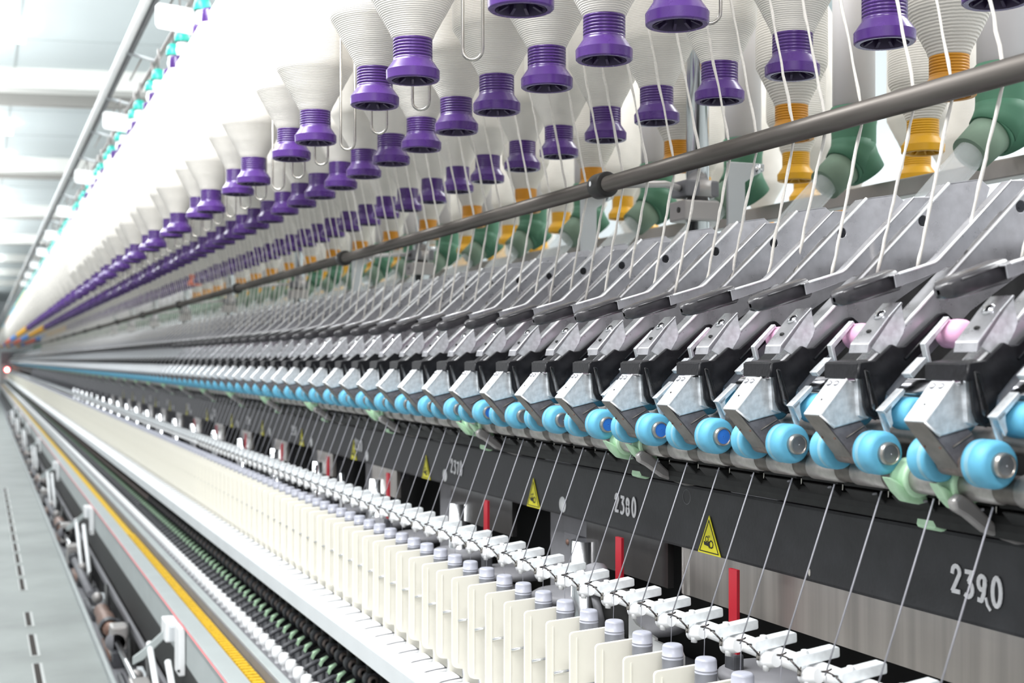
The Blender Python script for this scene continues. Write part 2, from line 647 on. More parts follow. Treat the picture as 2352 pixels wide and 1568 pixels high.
# creel rod
cr = empty('creel_rod', (.860, 2, .2609), 'dull iron rod crossing in front of the purple bobbins', 'rod')
MB().tube([(0, -1.6, 0), (0, 38, 0)], .0122, 'rod', 20).build('rod_body', cr)
for i in range(12):
    y = 1.757 + 1.505 * i - 2
    mb = MB()
    mb.lathe([(.0122, -.018), (.0178, -.018), (.0192, -.015), (.0192, .015), (.0178, .018), (.0122, .018)], 'collar', (0, y, 0), 'y', 24)
    mb.lathe([(0, -.0200), (.0040, -.0196)], 'white', (-.0, y + .004, 0.002), 'x', 10)
    mb.build('collar', cr)

# upper creel rails above the bobbins
longbar('aluminium_rail', 1.14, 1.165, .219, .243, 'rail', 'grey aluminium rail behind the green elbows', 'rail', bev=.002, y1=32)
ur = MB()
ur.tube([(.340, 1.2, .80), (.340, 32, .80)], .011, 'white', 12)
tag(ur.build('overhead_pipe', None, (.34, 2, .8)), 'outer white pipe of the overhead track beside the ceiling', 'pipe')
ur = MB()
ur.box((.352, 1.2, .79), (.362, 32, .80), 'midgrey')
tag(ur.build('overhead_channel', None, (.357, 2, .8)), 'narrow grey channel next to the outer white pipe', 'channel')
ur = MB()
ur.tube([(.420, 1.2, .775), (.420, 32, .775)], .006, 'rail', 10)
tag(ur.build('overhead_bar', None, (.42, 2, .775)), 'thin grey bar above the turquoise hangers', 'bar')
for i in range(40):
    y = 2.25 + i * .62
    mb = MB().tube([(.345, y, .792), (.42, y, .775)], .005, 'whitepaint', 8)
    mb.tube([(.385, y, .784), (.385, y + .30, .784)], .003, 'rail', 6)
    tag(mb.build('ladder_rung', None, (.38, y, .785)), 'short white rung of the overhead track, %s from the top edge' % ordw(i + 1), 'rung', 'rungs of the overhead track')
for i in range(9):
    y = 2.80 + i * 1.28
    mb = MB().prism([(.335, .700), (.340, .692), (.410, .685), (.415, .692), (.415, .735), (.410, .741), (.341, .745), (.335, .738)], y, y + .004, 'white')
    mb.tube([(.385, y + .002, .742), (.385, y + .002, .786)], .0025, 'rail', 6)
    tag(mb.build('hanging_card', None, (.375, y, .715)), 'blank white card hanging from the overhead track, %s from the top' % ordw(i + 1), 'card', 'white cards on the overhead track')

# ------------------------------------------------------------------ roving bobbins


def flange_mb(m='purple', mi_='purple_shade', ribs=True):
    mb = MB()
    mb.lathes([(.0212, .0002), (.0255, .0), (.0268, .0012), (.0270, .0100), (.0262, .0112), (.0206, .0192), (.0199, .0208)], m, n=40)
    pr = []
    z = .0208
    for i in range(8):
        pr += [(.0199, z), (.0199, z + .0020), (.0190, z + .0024), (.0190, z + .0028)]
        z += .0031
    mb.lathe(pr + [(.0198, .0460), (.0198, .060)], m, n=32)
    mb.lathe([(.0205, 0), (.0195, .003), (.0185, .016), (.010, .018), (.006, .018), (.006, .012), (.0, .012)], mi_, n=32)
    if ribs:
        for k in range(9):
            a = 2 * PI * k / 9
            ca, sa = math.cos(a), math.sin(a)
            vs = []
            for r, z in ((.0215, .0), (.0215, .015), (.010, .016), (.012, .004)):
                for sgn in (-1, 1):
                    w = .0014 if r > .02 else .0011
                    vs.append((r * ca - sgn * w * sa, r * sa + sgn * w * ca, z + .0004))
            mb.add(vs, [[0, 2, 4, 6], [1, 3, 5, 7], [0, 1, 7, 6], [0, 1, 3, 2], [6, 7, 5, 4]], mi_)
    return mb


def body_mb(R, m='roving', h=.315, cone=.052, seed=0):
    z0 = .043
    rn = .0202
    mb = MB()
    rnd = random.Random(seed)
    pr = [(rn - .001, z0 - .002), (rn + .0008, z0)]
    n = 12
    for i in range(1, n + 1):
        t = i / n
        pr.append((rn + (R - rn) * t + rnd.uniform(-.0003, .0003), z0 + cone * t))
    pr += [(R + .0004, z0 + cone + .01), (R, z0 + .16), (R, z0 + h - cone), (rn + (R - rn) * .5, z0 + h - cone / 2), (rn, z0 + h)]
    return mb.lathe(pr, m, n=40)


def top_mb(m='purple'):
    return MB().lathe([(.0185, .0), (.0185, .030), (.0170, .033), (.004, .033)], m, n=20)


def make_bobbin(name, R, m='roving', fm='purple', fmi='purple_shade', seed=0, label='', grp=None, cone=.052):
    e = empty(name, (0, 0, 0), label, 'bobbin', grp)
    flange_mb(fm, fmi).build('bobbin_tube', e)
    body_mb(R, m, seed=seed, cone=cone).build('roving_package', e)
    t = top_mb(fm)
    t2 = MB().join(t, (0, 0, .352))
    t2.build('tube_top', e)
    note_children(e)
    return e


def far_bobbin(R, m='roving', fm='purple', n=14):
    mb = MB()
    mb.lathe([(.0, .006), (.0205, .000), (.0268, .003), (.0265, .0105), (.0200, .0200), (.0195, .045)], fm, n=n)
    mb.lathe([(.0195, .043), (R, .095), (R, .305), (.02, .358)], m, n=n)
    mb.lathe([(.018, .355), (.018, .385), (.0, .386)], fm, n=n)
    return mb


ZB = .2815
hb = []     # (row, y) list, to choose the 300 that show largest
R1Y = [round(.9748 + .14 * k, 4) for k in range(-1, 218) if k % 3 in (0, 2)]
R2Y = [round(.9642 + .14 * k, 4) for k in range(-2, 218)]
R3Y = [round(.9523 + .14 * k, 4) for k in range(-2, 218)]
RX = {1: .4033, 2: .5441, 3: .7433}
ROWN = {1: 'front', 2: 'middle', 3: 'back'}
variants = {}


def label_bobbin(r, i, y):
    if r == 1 and i < 36:
        return 'roving bobbin on a purple tube in the front row, %s from the top edge' % ordw(i + 1)
    if r > 1 and i < 60:
        return 'roving bobbin on a purple tube in the %s row, %s from the right' % (ROWN[r], ordw(i + 1))
    return 'distant roving bobbin on a purple tube in the %s row' % ROWN[r]


for r, R in ((1, .0495), (2, .0500), (3, .0475)):
    vs = [make_bobbin('roving_bobbin', R, 'roving', seed=r * 10, label='x', grp='hanging roving bobbins, %s row' % ROWN[r])]
    if r == 3:
        vs.append(make_bobbin('roving_bobbin', .040, 'roving', seed=5, label='x', grp='hanging roving bobbins, %s row' % ROWN[r], cone=.040))
    fm_ = far_bobbin(R)
    if r == 3:
        vs.append(make_bobbin('roving_bobbin', R, 'roving', 'redp', 'redp', seed=3, label='x', grp='hanging roving bobbins, back row'))
    fo = fm_.build('roving_bobbin')
    tag(fo, 'x', 'bobbin', 'hanging roving bobbins, %s row' % ROWN[r])
    variants[r] = (vs, fo, fm_)

for r, ys in ((1, R1Y), (2, R2Y), (3, R3Y)):
    vs, fo, fm_ = variants[r]
    used = set()
    lst = [y for y in ys if seen(RX[r], y, ZB, 30) or seen(RX[r], y, ZB + .2, 30)]
    lim = {1: 58, 2: 76, 3: 84}[r]
    for i, y in enumerate(lst[:lim]):
        near = y < 6.2
        src = fo if not near else vs[1 if (i % 5 == 3 and len(vs) > 1) else 0]
        loc = (RX[r] + random.uniform(-.0015, .0015), y + random.uniform(-.003, .003), ZB + random.uniform(-.001, .001))
        lab = label_bobbin(r, i, y)
        if r == 3 and 4.95 < y < 5.08:
            src = vs[2]
            lab = 'roving bobbin on the only red tube among the purple tubes'
        if src not in used:
            used.add(src)
            o = src
            o.location = loc
            o['label'] = lab
        else:
            o = dup(src, loc, lab)
        o.rotation_euler = (random.uniform(-.012, .012), random.uniform(-.012, .012), random.uniform(0, 6.28))
    rest = lst[lim:]
    out = MB()
    lo = far_bobbin(.0495, 'roving', 'purple', 8)
    cols = {}
    for y in rest:
        fm = 'purple'
        for y_a, y_b, c_ in ((12.8, 17, 'yellowp'), (17, 20.3, 'bluep'), (20.3, 25.5, 'redp'), (25.5, 28, 'bluep'), (28, 99, 'orange')):
            if y_a <= y < y_b:
                fm = c_
        if fm not in cols:
            cols[fm] = far_bobbin(.0495, 'roving', fm, 8)
        out.join(cols[fm], (RX[r], y, ZB))
    tag(out.build('distant_bobbins'), 'blurred far bobbins of the %s row on purple, yellow and blue tubes' % ROWN[r], 'bobbins', None, 'stuff')

# one red tube among the far purple ones of the back row
# hanging wire loops between the front-row bobbins
lp = MB()
lp.tube([(.0, -.0093, .24)] + [(.0, -.0093, .012)] + [(.0, -.0093 * math.cos(a), .0093 - .0093 * math.sin(a)) for a in [PI * k / 10 for k in range(1, 10)]] + [(.0, .0093, .012), (.0, .0093, .24)], .0016, 'wire', 10)
lpo = lp.build('wire_loop')
lpo.rotation_euler = (0, 0, math.radians(60))
tag(lpo, 'x', 'wire loop', 'steel wire loops hanging among the bobbins')
ly = [1.112, 1.333, 1.492] + [round(1.112 + .14 * k, 3) for k in range(4, 40)]
lpx = [(.413, 1.112, .2725), (.585, .985, .292), (.436, 1.333, .268), (.436, 1.492, .268)] + [(.432, 1.62 + .14 * k, .268) for k in range(30)]
for i, p in enumerate(lpx):
    lab = 'long steel wire loop hanging beside a purple tube, %s from the top edge' % ordw(i + 1)
    o = lpo if i == 0 else dup(lpo, p, lab)
    o.location = p
    o['label'] = lab

# turquoise hangers above the front row
hg = empty('bobbin_hanger', (0, 0, 0), 'x', 'hanger', 'turquoise bobbin hangers')
MB().lathe([(.0165, -.012), (.0170, -.008), (.0165, .0), (.0140, .010), (.0090, .0155), (.0, .0165)], 'teal', n=20).build('turquoise_cap', hg)
MB().lathe([(.013, -.012), (.0125, -.022), (.015, -.030), (.011, -.045), (.006, -.062)], 'tealw', n=16).tube([(0, 0, .015), (0, 0, .066)], .003, 'rail', 8).build('hanger_stem', hg)
note_children(hg)
hgf = MB().lathe([(.0165, -.012), (.0165, .0), (.0090, .0155), (.0, .0165)], 'teal', n=8).lathe([(.013, -.012), (.006, -.06)], 'tealw', n=8).build('bobbin_hanger')
tag(hgf, 'x', 'hanger', 'turquoise bobbin hangers')
hy = [round(2.6507 + .14 * k, 4) for k in range(0, 205) if k % 3 in (0, 2)]
row(hg, hgf, hy, .4084, .71, 40, lambda i: 'turquoise capped bobbin hanger at the overhead track, %s from the top' % ordw(i + 1) if i < 60 else None,
    'distant turquoise capped hanger at the far overhead track', (.4084, 0, .710), group='turquoise bobbin hangers')

# orange and yellow tubes on the rows beyond the purple ones


def orange_set(x, y0, p, n, z, R, mrov, fm, rown, nn=8):
    near = make_bobbin('roving_bobbin', R, mrov, fm, fm, seed=int(x * 100), label='x', grp='bobbins on %s tubes' % rown, cone=.046)
    fo = far_bobbin(R, mrov, fm).build('roving_bobbin')
    tag(fo, 'x', 'bobbin', 'bobbins on %s tubes' % rown)
    ys = [y0 + p * k for k in range(n)]
    row(near, fo, ys, x, z, nn, lambda i: 'roving bobbin on a %s tube beyond the iron rod, %s from the right' % (rown, ordw(i + 1)) if i < 14 else None,
        'distant roving bobbin on a %s tube behind the ducts' % rown, (x, 0, z), group='bobbins on %s tubes' % rown)


orange_set(.915, 1.0675, .28, 19, .268, .043, 'roving2', 'orange', 'orange', 10)
orange_set(1.11, 1.3435, .28, 19, .263, .043, 'roving2', 'yellowp', 'deep yellow', 10)
orange_set(1.27, 1.27, .28, 19, .262, .043, 'roving', 'yellowp', 'bright yellow', 6)
orange_set(1.45, 1.40, .28, 19, .262, .045, 'roving', 'orange', 'pale orange', 6)

# ------------------------------------------------------------------ suction ducts with green elbows
dk = empty('suction_duct', (0, 0, 0), 'x', 'duct', 'round suction ducts with green elbows')
MB().tube([(0, 0, .34), (0, 0, 1.3)], .0285, 'duct', 28).build('duct_pipe', dk)
el = MB()
el.lathe([(.0297, .345), (.0312, .343), (.0312, .326), (.0300, .318), (.0298, .295)], 'green', n=28)
el.tube([(0, 0, .300), (-.001, 0, .288), (-.006, 0, .276), (-.015, 0, .264)], [.0298, .0302, .0300, .0285], 'green', 28)
el.tube([(.0, 0, .292), (.008, 0, .272), (.022, 0, .255)], [.0285, .0285, .0265], 'green', 24)
el.build('elbow', dk)
sk = MB()
sk.tube([(-.014, 0, .265), (-.030, 0, .2515), (-.047, 0, .237)], [.0258, .0245, .0232], 'dustgreen', 28)
sk.tube([(-.012, 0, .267), (-.018, 0, .262)], [.0278, .0278], 'green', 28)
sk.build('socket', dk)
MB().tube([(-.044, 0, .240), (-.15, 0, .135)], .0175, 'clear', 24, cap=False).build('clear_tube', dk)
note_children(dk)
dkf = MB().tube([(0, 0, .31), (0, 0, .8)], .0285, 'duct', 10).tube([(0, 0, .345), (0, 0, .285), (-.015, 0, .264), (-.047, 0, .237)], [.0305, .0305, .028, .0235], 'dustgreen', 10).tube([(-.04, 0, .243), (-.15, 0, .135)], .0175, 'clear', 8, cap=False).build('suction_duct')
tag(dkf, 'x', 'duct', 'round suction ducts with green elbows')
row(dk, dkf, frange(1.1971, 31.5, .28), 1.1033, 0, 14, lambda i: 'pale suction duct with green elbow and clear tube, %s from the right' % ordw(i + 1) if i < 20 else None,
    'distant pale suction duct with dusty green elbow', (1.1033, 0, 0), group='round suction ducts with green elbows')

# creel posts with clamp blocks
cp = empty('creel_post', (0, 0, 0), 'x', 'post', 'chrome creel posts with clamps')
MB().tube([(0, 0, .10), (0, 0, 1.3)], .0155, 'chrome', 24).build('chrome_post', cp)
b = MB()
b.box((-.030, -.021, .221), (.022, .021, .243), 'midgrey', .003)
b.lathe([(.0155, .221), (.023, .221), (.023, .243), (.0155, .243)], 'rail', n=24)
b.build('upper_clamp', cp)
b = MB()
b.box((-.032, -.022, .188), (.022, .022, .216), 'rail', .003)
b.lathe([(0, -.0335), (.004, -.033)], 'collar', (0, -.005, .203), 'x', 12)
b.build('lower_clamp', cp)
MB().tube([(-.028, 0, .233), (-.10, -.09, .224), (-.208, -.150, .2105)], .0045, 'rail', 12).build('support_arm', cp)
note_children(cp)
for i in range(8):
    y = 1.556 + 1.204 * i
    lab = 'chrome creel post with grey clamp blocks, %s from the right' % ordw(i + 1)
    o = cp if i == 0 else dup(cp, (.905, y, 0), lab)
    o.location = (.905, y, 0)
    o['label'] = lab
# flat white post plate beside the green elbows
for i, (px, py) in enumerate([(.96, 1.545), (.905, 1.90), (.96, 2.95), (.905, 3.30)]):
    mb = MB().prism([(px - .014, .155), (px + .014, .155), (px + .014, .245), (px + .030, .255), (px + .045, .262), (px + .045, .272), (px - .014, .272)], py, py + .005, 'whitepaint', .001)
    mb.lathe([(0, -.004), (.006, -.003), (.006, 0)], 'chrome', (px + .034, py, .264), 'y', 12)
    tag(mb.build('rail_bracket', None, (px, py, .155)), 'flat light grey rail bracket behind the iron rod, %s from the right' % ordw(i + 1), 'bracket', 'flat brackets behind the rod')

# everything of the creel above was laid out in units of 0.8 m: bring it to metres
G = 1.25
for o in list(COL.objects):
    nm = o.name.split('.')[0]
    if o.parent is None and nm in ('roving_bobbin', 'distant_bobbins', 'wire_loop', 'bobbin_hanger', 'suction_duct', 'creel_post', 'rail_bracket',
                                   'hanging_card', 'ladder_rung', 'overhead_pipe', 'overhead_channel', 'overhead_bar', 'aluminium_rail'):
        o.location = o.location * G
        o.scale = (G, G, G)

# ------------------------------------------------------------------ drafting arms
LN = Vector((.9533 - .8351, .1885 - .0782)).normalized()


def arm_near(blue=False):
    e = empty('drafting_arm', (.72, 0, -.05), 'x', 'drafting arm', 'pendulum drafting arms')
    B = (.72, 0, -.05)

    def circ(cx, cz, r, n=14):
        return [(cx + r * math.cos(2 * PI * k / n), cz + r * math.sin(2 * PI * k / n)) for k in range(n)]
    # channel (inner)
    prof = [(.742, -.004), (.9544, .1885), (.9979, .1955), (1.0108, .1866), (.985, .120), (.8612, .0461), (.766, -.036), (.7562, -.0435), (.748, -.040)]
    mb = MB()
    mb.prism(prof, -.0055, -.0040, 'steel', .0006, holes=[circ(.9209, .1469, .0058)])
    mb.prism(prof, .0135, .0150, 'steel')
    strip = [(.7385, -.0065), (.742, -.004), (.9544, .1885), (.9556, .1870), (.7435, -.0060)]
    mb.prism(strip, -.0055, .0150, 'steel', .0005)
    mb.prism([(.9544, .1885), (.9979, .1955), (.9979, .194), (.9544, .187)], -.0055, .0100, 'steel')
    mb.build('arm_channel', e, B)
    ed = MB().tube([(.7425, -.0052, -.0040), (.8351, -.0052, .0788), (.9550, -.0052, .1885)], .0019, 'edge_highlight', 8)
    ed.tube([(.7425, .0148, -.0040), (.8351, .0148, .0788)], .0008, 'edge_highlight', 6)
    ed.build('folded_edge', e, B)
    # lever (outer)
    lv = [(.9066, .1712), (.8205, .0935), (.8160, .0905), (.8105, .0888), (.7700, .0775), (.7725, .0660), (.8247, .0831), (.8300, .0862), (.8345, .0862), (.8375, .0880), (.8925, .1405), (.8960, .1412), (.9300, .1725)]
    mb = MB()
    mb.prism(lv, -.0085, -.0072, 'steel', .0005)
    mb.prism(lv, .0030, .0043, 'steel')
    mb.prism([(.9066, .1712), (.8205, .0935), (.8160, .0905), (.8105, .0888), (.7700, .0775), (.7705, .0762), (.8110, .0875), (.8168, .0893), (.8215, .0922), (.9080, .1700)], -.0085, .0043, 'steel', .0004)
    l_ = mb.build('release_lever', e, B)
    MB().tube([(.9066, -.0082, .1712), (.8205, -.0082, .0932), (.8160, -.0082, .0903), (.8105, -.0082, .0886), (.7760, -.0082, .0790)], [.0006, .0018, .0017, .0015, .0012], 'edge_highlight', 8).build('folded_edge', l_, (0, 0, 0)).location = (0, 0, 0)
    for ch in l_.children:
        for v in ch.data.vertices:
            v.co -= Vector(B)
    # grip
    g = MB()
    secs = []
    n = 20
    for t, hw, hh in ((0, .002, .002), (.03, .0075, .0052), (.10, .0105, .0072), (.25, .0122, .0082), (.36, .0122, .0086), (.97, .0132, .0094), (1.0, .0120, .0084), (1.0, .002, .002)):
        cx, cz = .7195 + (.7840 - .7195) * t, .0555 + (.0752 - .0555) * t
        for k in range(n):
            a = 2 * PI * k / n
            ca, sa = math.cos(a), math.sin(a)
            px = hw * math.copysign(abs(ca) ** .45, ca)
            pz = -.0006 + 1.1 * hh * math.copysign(abs(sa) ** .45, sa)
            # axis direction tilt
            secs.append((cx - pz * .29, .0125 + px, cz + pz * .957))
    fs = []
    for i in range(7):
        for k in range(n):
            fs.append([i * n + k, i * n + (k + 1) % n, (i + 1) * n + (k + 1) % n, (i + 1) * n + k])
    g.add(secs, fs, 'grip', True)
    g.tube([(.7330, .0005, .0650), (.7800, -.0008, .0800)], .0010, 'grip', 6)
    g.build('hand_grip', e, B)
    # cover
    cv = MB()
    cp_ = [(.742, .0125), (.7643, .0385), (.7650, .0405), (.7790, .0535), (.7800, .0470), (.7835, .0310), (.7810, .0240), (.7725, .0110), (.7640, .0050), (.7560, .0050)]
    cv.prism(cp_, -.0078, -.0060, 'zinc', .0005)
    cv.prism([(.7400, .0060), (.742, .0150), (.7650, .0405), (.7790, .0535), (.7810, .0520), (.7700, .0400), (.7440, .0080)], -.0078, .0190, 'steel', .0007)
    cv.lathe([(0, .0030), (.0030, .0028), (.0058, .0010), (.0062, 0)], 'chrome', (0, 0, 0), 'z', 14)
    k0 = len(cv.v) - 14 * 4
    th = math.radians(-48)
    for i in range(k0, len(cv.v)):
        x, y, z = cv.v[i]
        cv.v[i] = (x * math.cos(th) + z * math.sin(th) + .7655, y + .0065, -x * math.sin(th) + z * math.cos(th) + .0415)
    cv.ball((.7520, .004, .0262), .0026, 'ink', 8, (1, 1.3, .8))
    cv.build('cover_plate', e, B)
    # clip
    ck = MB()
    blk = [(.7285, -.0040), (.7310, -.0018), (.7466, .0000), (.7650, .0145), (.7720, .0120), (.7800, .0130), (.8190, .0430), (.8260, .0445), (.8345, .0385), (.8330, .0360), (.7760, -.0120), (.7590, -.0290), (.7560, -.0420), (.7530, -.0490), (.7460, -.0530), (.7390, -.0500), (.7350, -.0420), (.7320, -.0170), (.7270, -.0165)]
    slot = [(.7345, -.0090), (.7385, -.0105), (.7490, -.0400), (.7485, -.0450), (.7445, -.0462), (.7415, -.0430)]
    ck.prism(blk, -.0125, -.0080, 'black', .0010, holes=[slot], seg=2)
    ck.prism([(.7305, -.0040), (.7310, -.0018), (.7466, .0000), (.7650, .0145), (.7760, .0040), (.7660, -.0180), (.7560, -.0110), (.7440, -.0080)], -.0082, .0420, 'black', .0010)
    ck.tube([(p_[0], -.0127, p_[1]) for p_ in slot + slot[:1]], .0009, 'black', 6)
    ck.tube([(p_[0], -.0125, p_[1]) for p_ in blk[-6:] + blk[:1]], .0011, 'black', 6)
    ck.box((.7275, -.0110, -.0165), (.7305, .0380, -.0030), 'black', .0006)
    ck.tube([(.7790, -.0130, .0010), (.8230, -.0130, .0395)], .0014, 'black', 6)
    ck.build('pressure_clip', e, B)
    # front box
    fb = MB()
    fb.prism([(.7275, -.0190), (.7240, -.0165), (.6954, -.0490), (.7110, -.0612), (.7490, -.0530), (.7480, -.0190)], -.0005, .0265, 'zinc', .0014, seg=2)
    th = math.radians(-48)
    for yy in (.0090, .0195):
        k0 = len(fb.v)
        fb.lathe([(0, .0010), (.0018, .0014), (.0030, .0006), (.0032, 0)], 'steel', (0, 0, 0), 'z', 12)
        for i in range(k0, len(fb.v)):
            x, y, z = fb.v[i]
            fb.v[i] = (x * math.cos(th) + z * math.sin(th) + .7195, y + yy, -x * math.sin(th) + z * math.cos(th) - .0208)
    fb.tube([(.7245, -.0003, -.0172), (.6960, -.0003, -.0490)], .0013, 'edge_highlight', 8)
    fb.tube([(.6958, -.0003, -.0495), (.7105, -.0003, -.0608)], .0009, 'edge_highlight', 8)
    fb.prism([(.7330, -.0060), (.7520, -.0080), (.7565, -.0440), (.7450, -.0530), (.7360, -.0500)], -.0030, -.0006, 'zinc')
    fb.ball((.7070, .0135, -.0358), .0012, 'ink', 6)
    fb.build('front_housing', e, B)
    # saddle
    sd = MB()
    sd.prism([(.6965, -.0502), (.7110, -.0618), (.7420, -.0552), (.7560, -.0700), (.7530, -.0850), (.7400, -.0940), (.7330, -.0900), (.7230, -.0780)], .0020, .0245, 'saddle', .0010)
    sd.prism([(.6958, -.0498), (.6972, -.0515), (.7330, -.0915), (.7400, -.0950), (.7406, -.0938), (.7340, -.0895)], .0008, .0257, 'saddle_face', .0004)
    sd.tube([(.7250, .0012, -.0700), (.7440, .0012, -.0600)], .0007, 'saddle_face', 6)
    for yy in (.0035, .0225):
        sd.ball((.7140, yy, -.0705), .0013, 'copper', 6)
    sd.lathe([(0, -.0015), (.0085, -.0015), (.0095, 0), (.0095, .028), (.0085, .0295), (0, .0295)], 'ringm', (.7390, -.0015, -.0850), 'y', 18)
    sd.build('roller_saddle', e, B)
    # roller pair
    rp = MB().tube([(.742, -.036, -.0825), (.742, .061, -.0825)], .0040, 'chrome', 12)
    ro = rp.build('roller_axle', e, B)
    for q, (y0, sg) in enumerate(((-.0085, -1), (.0335, 1))):
        c = MB()
        L_ = .0255
        pr = [(.009, 0), (.0175, 0), (.0192, .0015), (.0197, .0045), (.0192, .0052), (.0190, .0075), (.0192, .0095), (.0197, .0102), (.0197, .0180), (.0192, .0215), (.0175, .0243), (.0150, L_), (.0095, L_)]
        pr = [(a, b * sg) for a, b in pr]
        c.lathe(pr, 'cot', (.742, y0, -.0825), 'y', 36)
        c.lathe([(.01925, .0050 * sg), (.01915, .0075 * sg), (.01925, .0100 * sg)], 'cotgroove', (.742, y0, -.0825), 'y', 36)
        co = c.build('roller_cot', e, B)
        cpm = MB()
        cpm.lathes([(.0100, .022 * sg), (.0104, .0290 * sg), (.0096, .0318 * sg), (.0082, .0322 * sg), (.0078, .0314 * sg)], 'cap_rim', (.742, y0, -.0825), 'y', 28)
        cpm.lathes([(.0079, .0313 * sg), (.0008, .0316 * sg), (0, .0306 * sg)], 'cap_blue' if blue else 'cap_grey', (.742, y0, -.0825), 'y', 28)
        cb = cpm.build('roller_end_cap', co, (0, 0, 0))
        cb.location = (0, 0, 0)
        for v in cb.data.vertices:
            v.co -= Vector(B)
    # second rollers and guides
    for a, b in ((-.042, -.012), (.040, .068)):
        mr = MB()
        mr.lathe([(0, a), (.0120, a), (.0145, a + .002), (.0150, a + .006), (.0150, b - .006), (.0145, b - .002), (.0120, b), (0, b)], 'cot', (.772, 0, -.048), 'y', 28)
        mr.build('middle_roller', e, B)
    for y0 in (-.0340, .0560):
        zb = MB()
        zb.prism([(.7400, -.0450), (.7635, -.0250), (.7660, -.0275), (.7640, -.0310), (.7470, -.0465), (.7450, -.0480)], y0 + .004, y0 + .014, 'zinc', .0006)
        zb.prism([(.7425, -.0460), (.7500, -.0400), (.7510, -.0500), (.7545, -.0620), (.7540, -.0720), (.7500, -.0640)], y0 + .0115, y0 + .014, 'zinc')
        zb.prism([(.7425, -.0460), (.7500, -.0400), (.7500, -.0480), (.7520, -.0560), (.7500, -.0600)], y0 + .004, y0 + .0055, 'zinc')
        zb.build('guide_bracket', e, B)
        zb = MB()
        zb.prism([(.785, .015), (.812, .040), (.8145, .0375), (.7900, .0120), (.7940, -.004), (.7925, -.008), (.7880, .004)], y0 + .002, y0 + .009, 'zinc', .0006)
        zb.build('rear_bracket', e, B)
        zb = MB()
        zb.prism([(.762, -.012), (.780, .003), (.783, .000), (.766, -.016)], y0 - .006, y0 + .006, 'zinc', .0006)
        zb.build('spring_tongue', e, B)
    for a, b in ((-.046, -.012), (.040, .070)):
        pk = MB()
        pk.lathe([(0, a), (.0095, a), (.0130, a + .006), (.0136, a + .014), (.0130, b - .006), (.0095, b), (0, b)], 'pink', (.822, 0, .024), 'y', 24)
        pk.build('pink_roller', e, B)
    note_children(e)
    return e


def arm_far():
    mb = MB()
    prof = [(.742, -.004), (.9544, .1885), (.9979, .1955), (1.0108, .1866), (.985, .120), (.8612, .0461), (.7562, -.0435), (.748, -.040)]
    mb.prism(prof, -.0055, .0100, 'steel')
    mb.tube([(.7425, -.0055, -.0040), (.9550, -.0055, .1885)], .0019, 'edge_highlight', 5)
    lv = [(.9066, .1712), (.8183, .0912), (.7700, .0775), (.7725, .0660), (.8247, .0831), (.8375, .0880), (.9300, .1725)]
    mb.prism(lv, -.0085, .0043, 'steel')
    mb.tube([(.9066, -.0085, .1712), (.8183, -.0085, .0912), (.7760, -.0085, .0790)], .0016, 'edge_highlight', 5)
    mb.prism([(.7195, .0520), (.7230, .0640), (.7810, .0845), (.7860, .0660)], -.0005, .0255, 'grip')
    mb.prism([(.742, .0125), (.7643, .0385), (.7790, .0535), (.7835, .0310), (.7725, .0110)], -.0078, .0125, 'zinc')
    mb.prism([(.7285, -.0040), (.7466, .0000), (.7650, .0145), (.7800, .0130), (.8230, .0445), (.8345, .0385), (.7590, -.0290), (.7530, -.0490), (.7460, -.0530), (.7390, -.0500), (.7320, -.0170), (.7270, -.0165)], -.0125, -.0080, 'black')
    mb.prism([(.7285, -.0040), (.7466, .0000), (.7650, .0145), (.7600, -.0280), (.7350, -.0180)], -.0082, .0420, 'black')
    mb.prism([(.7250, -.0170), (.6954, -.0490), (.7110, -.0612), (.7420, -.0545), (.7400, -.0190)], -.0005, .0265, 'zinc')
    mb.tube([(.7245, -.0005, -.0165), (.6954, -.0005, -.0490), (.7110, -.0005, -.0612)], .0011, 'edge_highlight', 5)
    mb.prism([(.6965, -.0502), (.7110, -.0618), (.7420, -.0552), (.7530, -.0850), (.7400, -.0940)], .0020, .0245, 'saddle')
    for a, b in ((-.034, -.0085), (.0335, .059)):
        mb.lathe([(0, a), (.016, a), (.0197, a + .004), (.0197, b - .004), (.016, b), (0, b)], 'cot', (.742, 0, -.0825), 'y', 12)
        s_ = -1 if a < 0 else 1
        mb.lathe([(.0097, (a if a < 0 else b)), (.0095, (a if a < 0 else b) + .008 * s_), (0, (a if a < 0 else b) + .008 * s_)], 'cap_grey', (.742, 0, -.0825), 'y', 10)
    return mb


ag, ab = arm_near(False), arm_near(True)
afm = arm_far()
afb = MB().join(afm)
afo = afb.build('drafting_arm', None, (.72, 0, -.05))
tag(afo, 'x', 'drafting arm', 'pendulum drafting arms')
AY = [round(.98 + .14 * k, 4) for k in range(-3, 279)]
blueset = {2, 3, 4, 7, 13, 14, 21}
used = set()
for i, y in enumerate(AY):
    k = i - 3
    if i < 36:
        src = ab if k in blueset else ag
    else:
        src = afo
    if i < 60:
        lab = 'steel drafting arm with black grip and %s roller ends, %s from the right' % ('blue' if (k in blueset) else 'grey', ordw(i + 1))
    else:
        lab = 'distant steel drafting arm in the blurred far stretch'
    loc = (.72, y, -.05)
    if src not in used:
        used.add(src)
        src.location = loc
        src['label'] = lab
    else:
        dup(src, loc, lab)
# a strip of green tape on one arm
tag(MB().prism([(.742, -.040), (.756, -.010), (.758, -.014), (.750, -.070), (.745, -.080)], -.002, -.001, 'greenclip').build('green_tag', None, (0, .925, 0)),
    'bright green paper tag between two drafting arms at the right', 'tag')

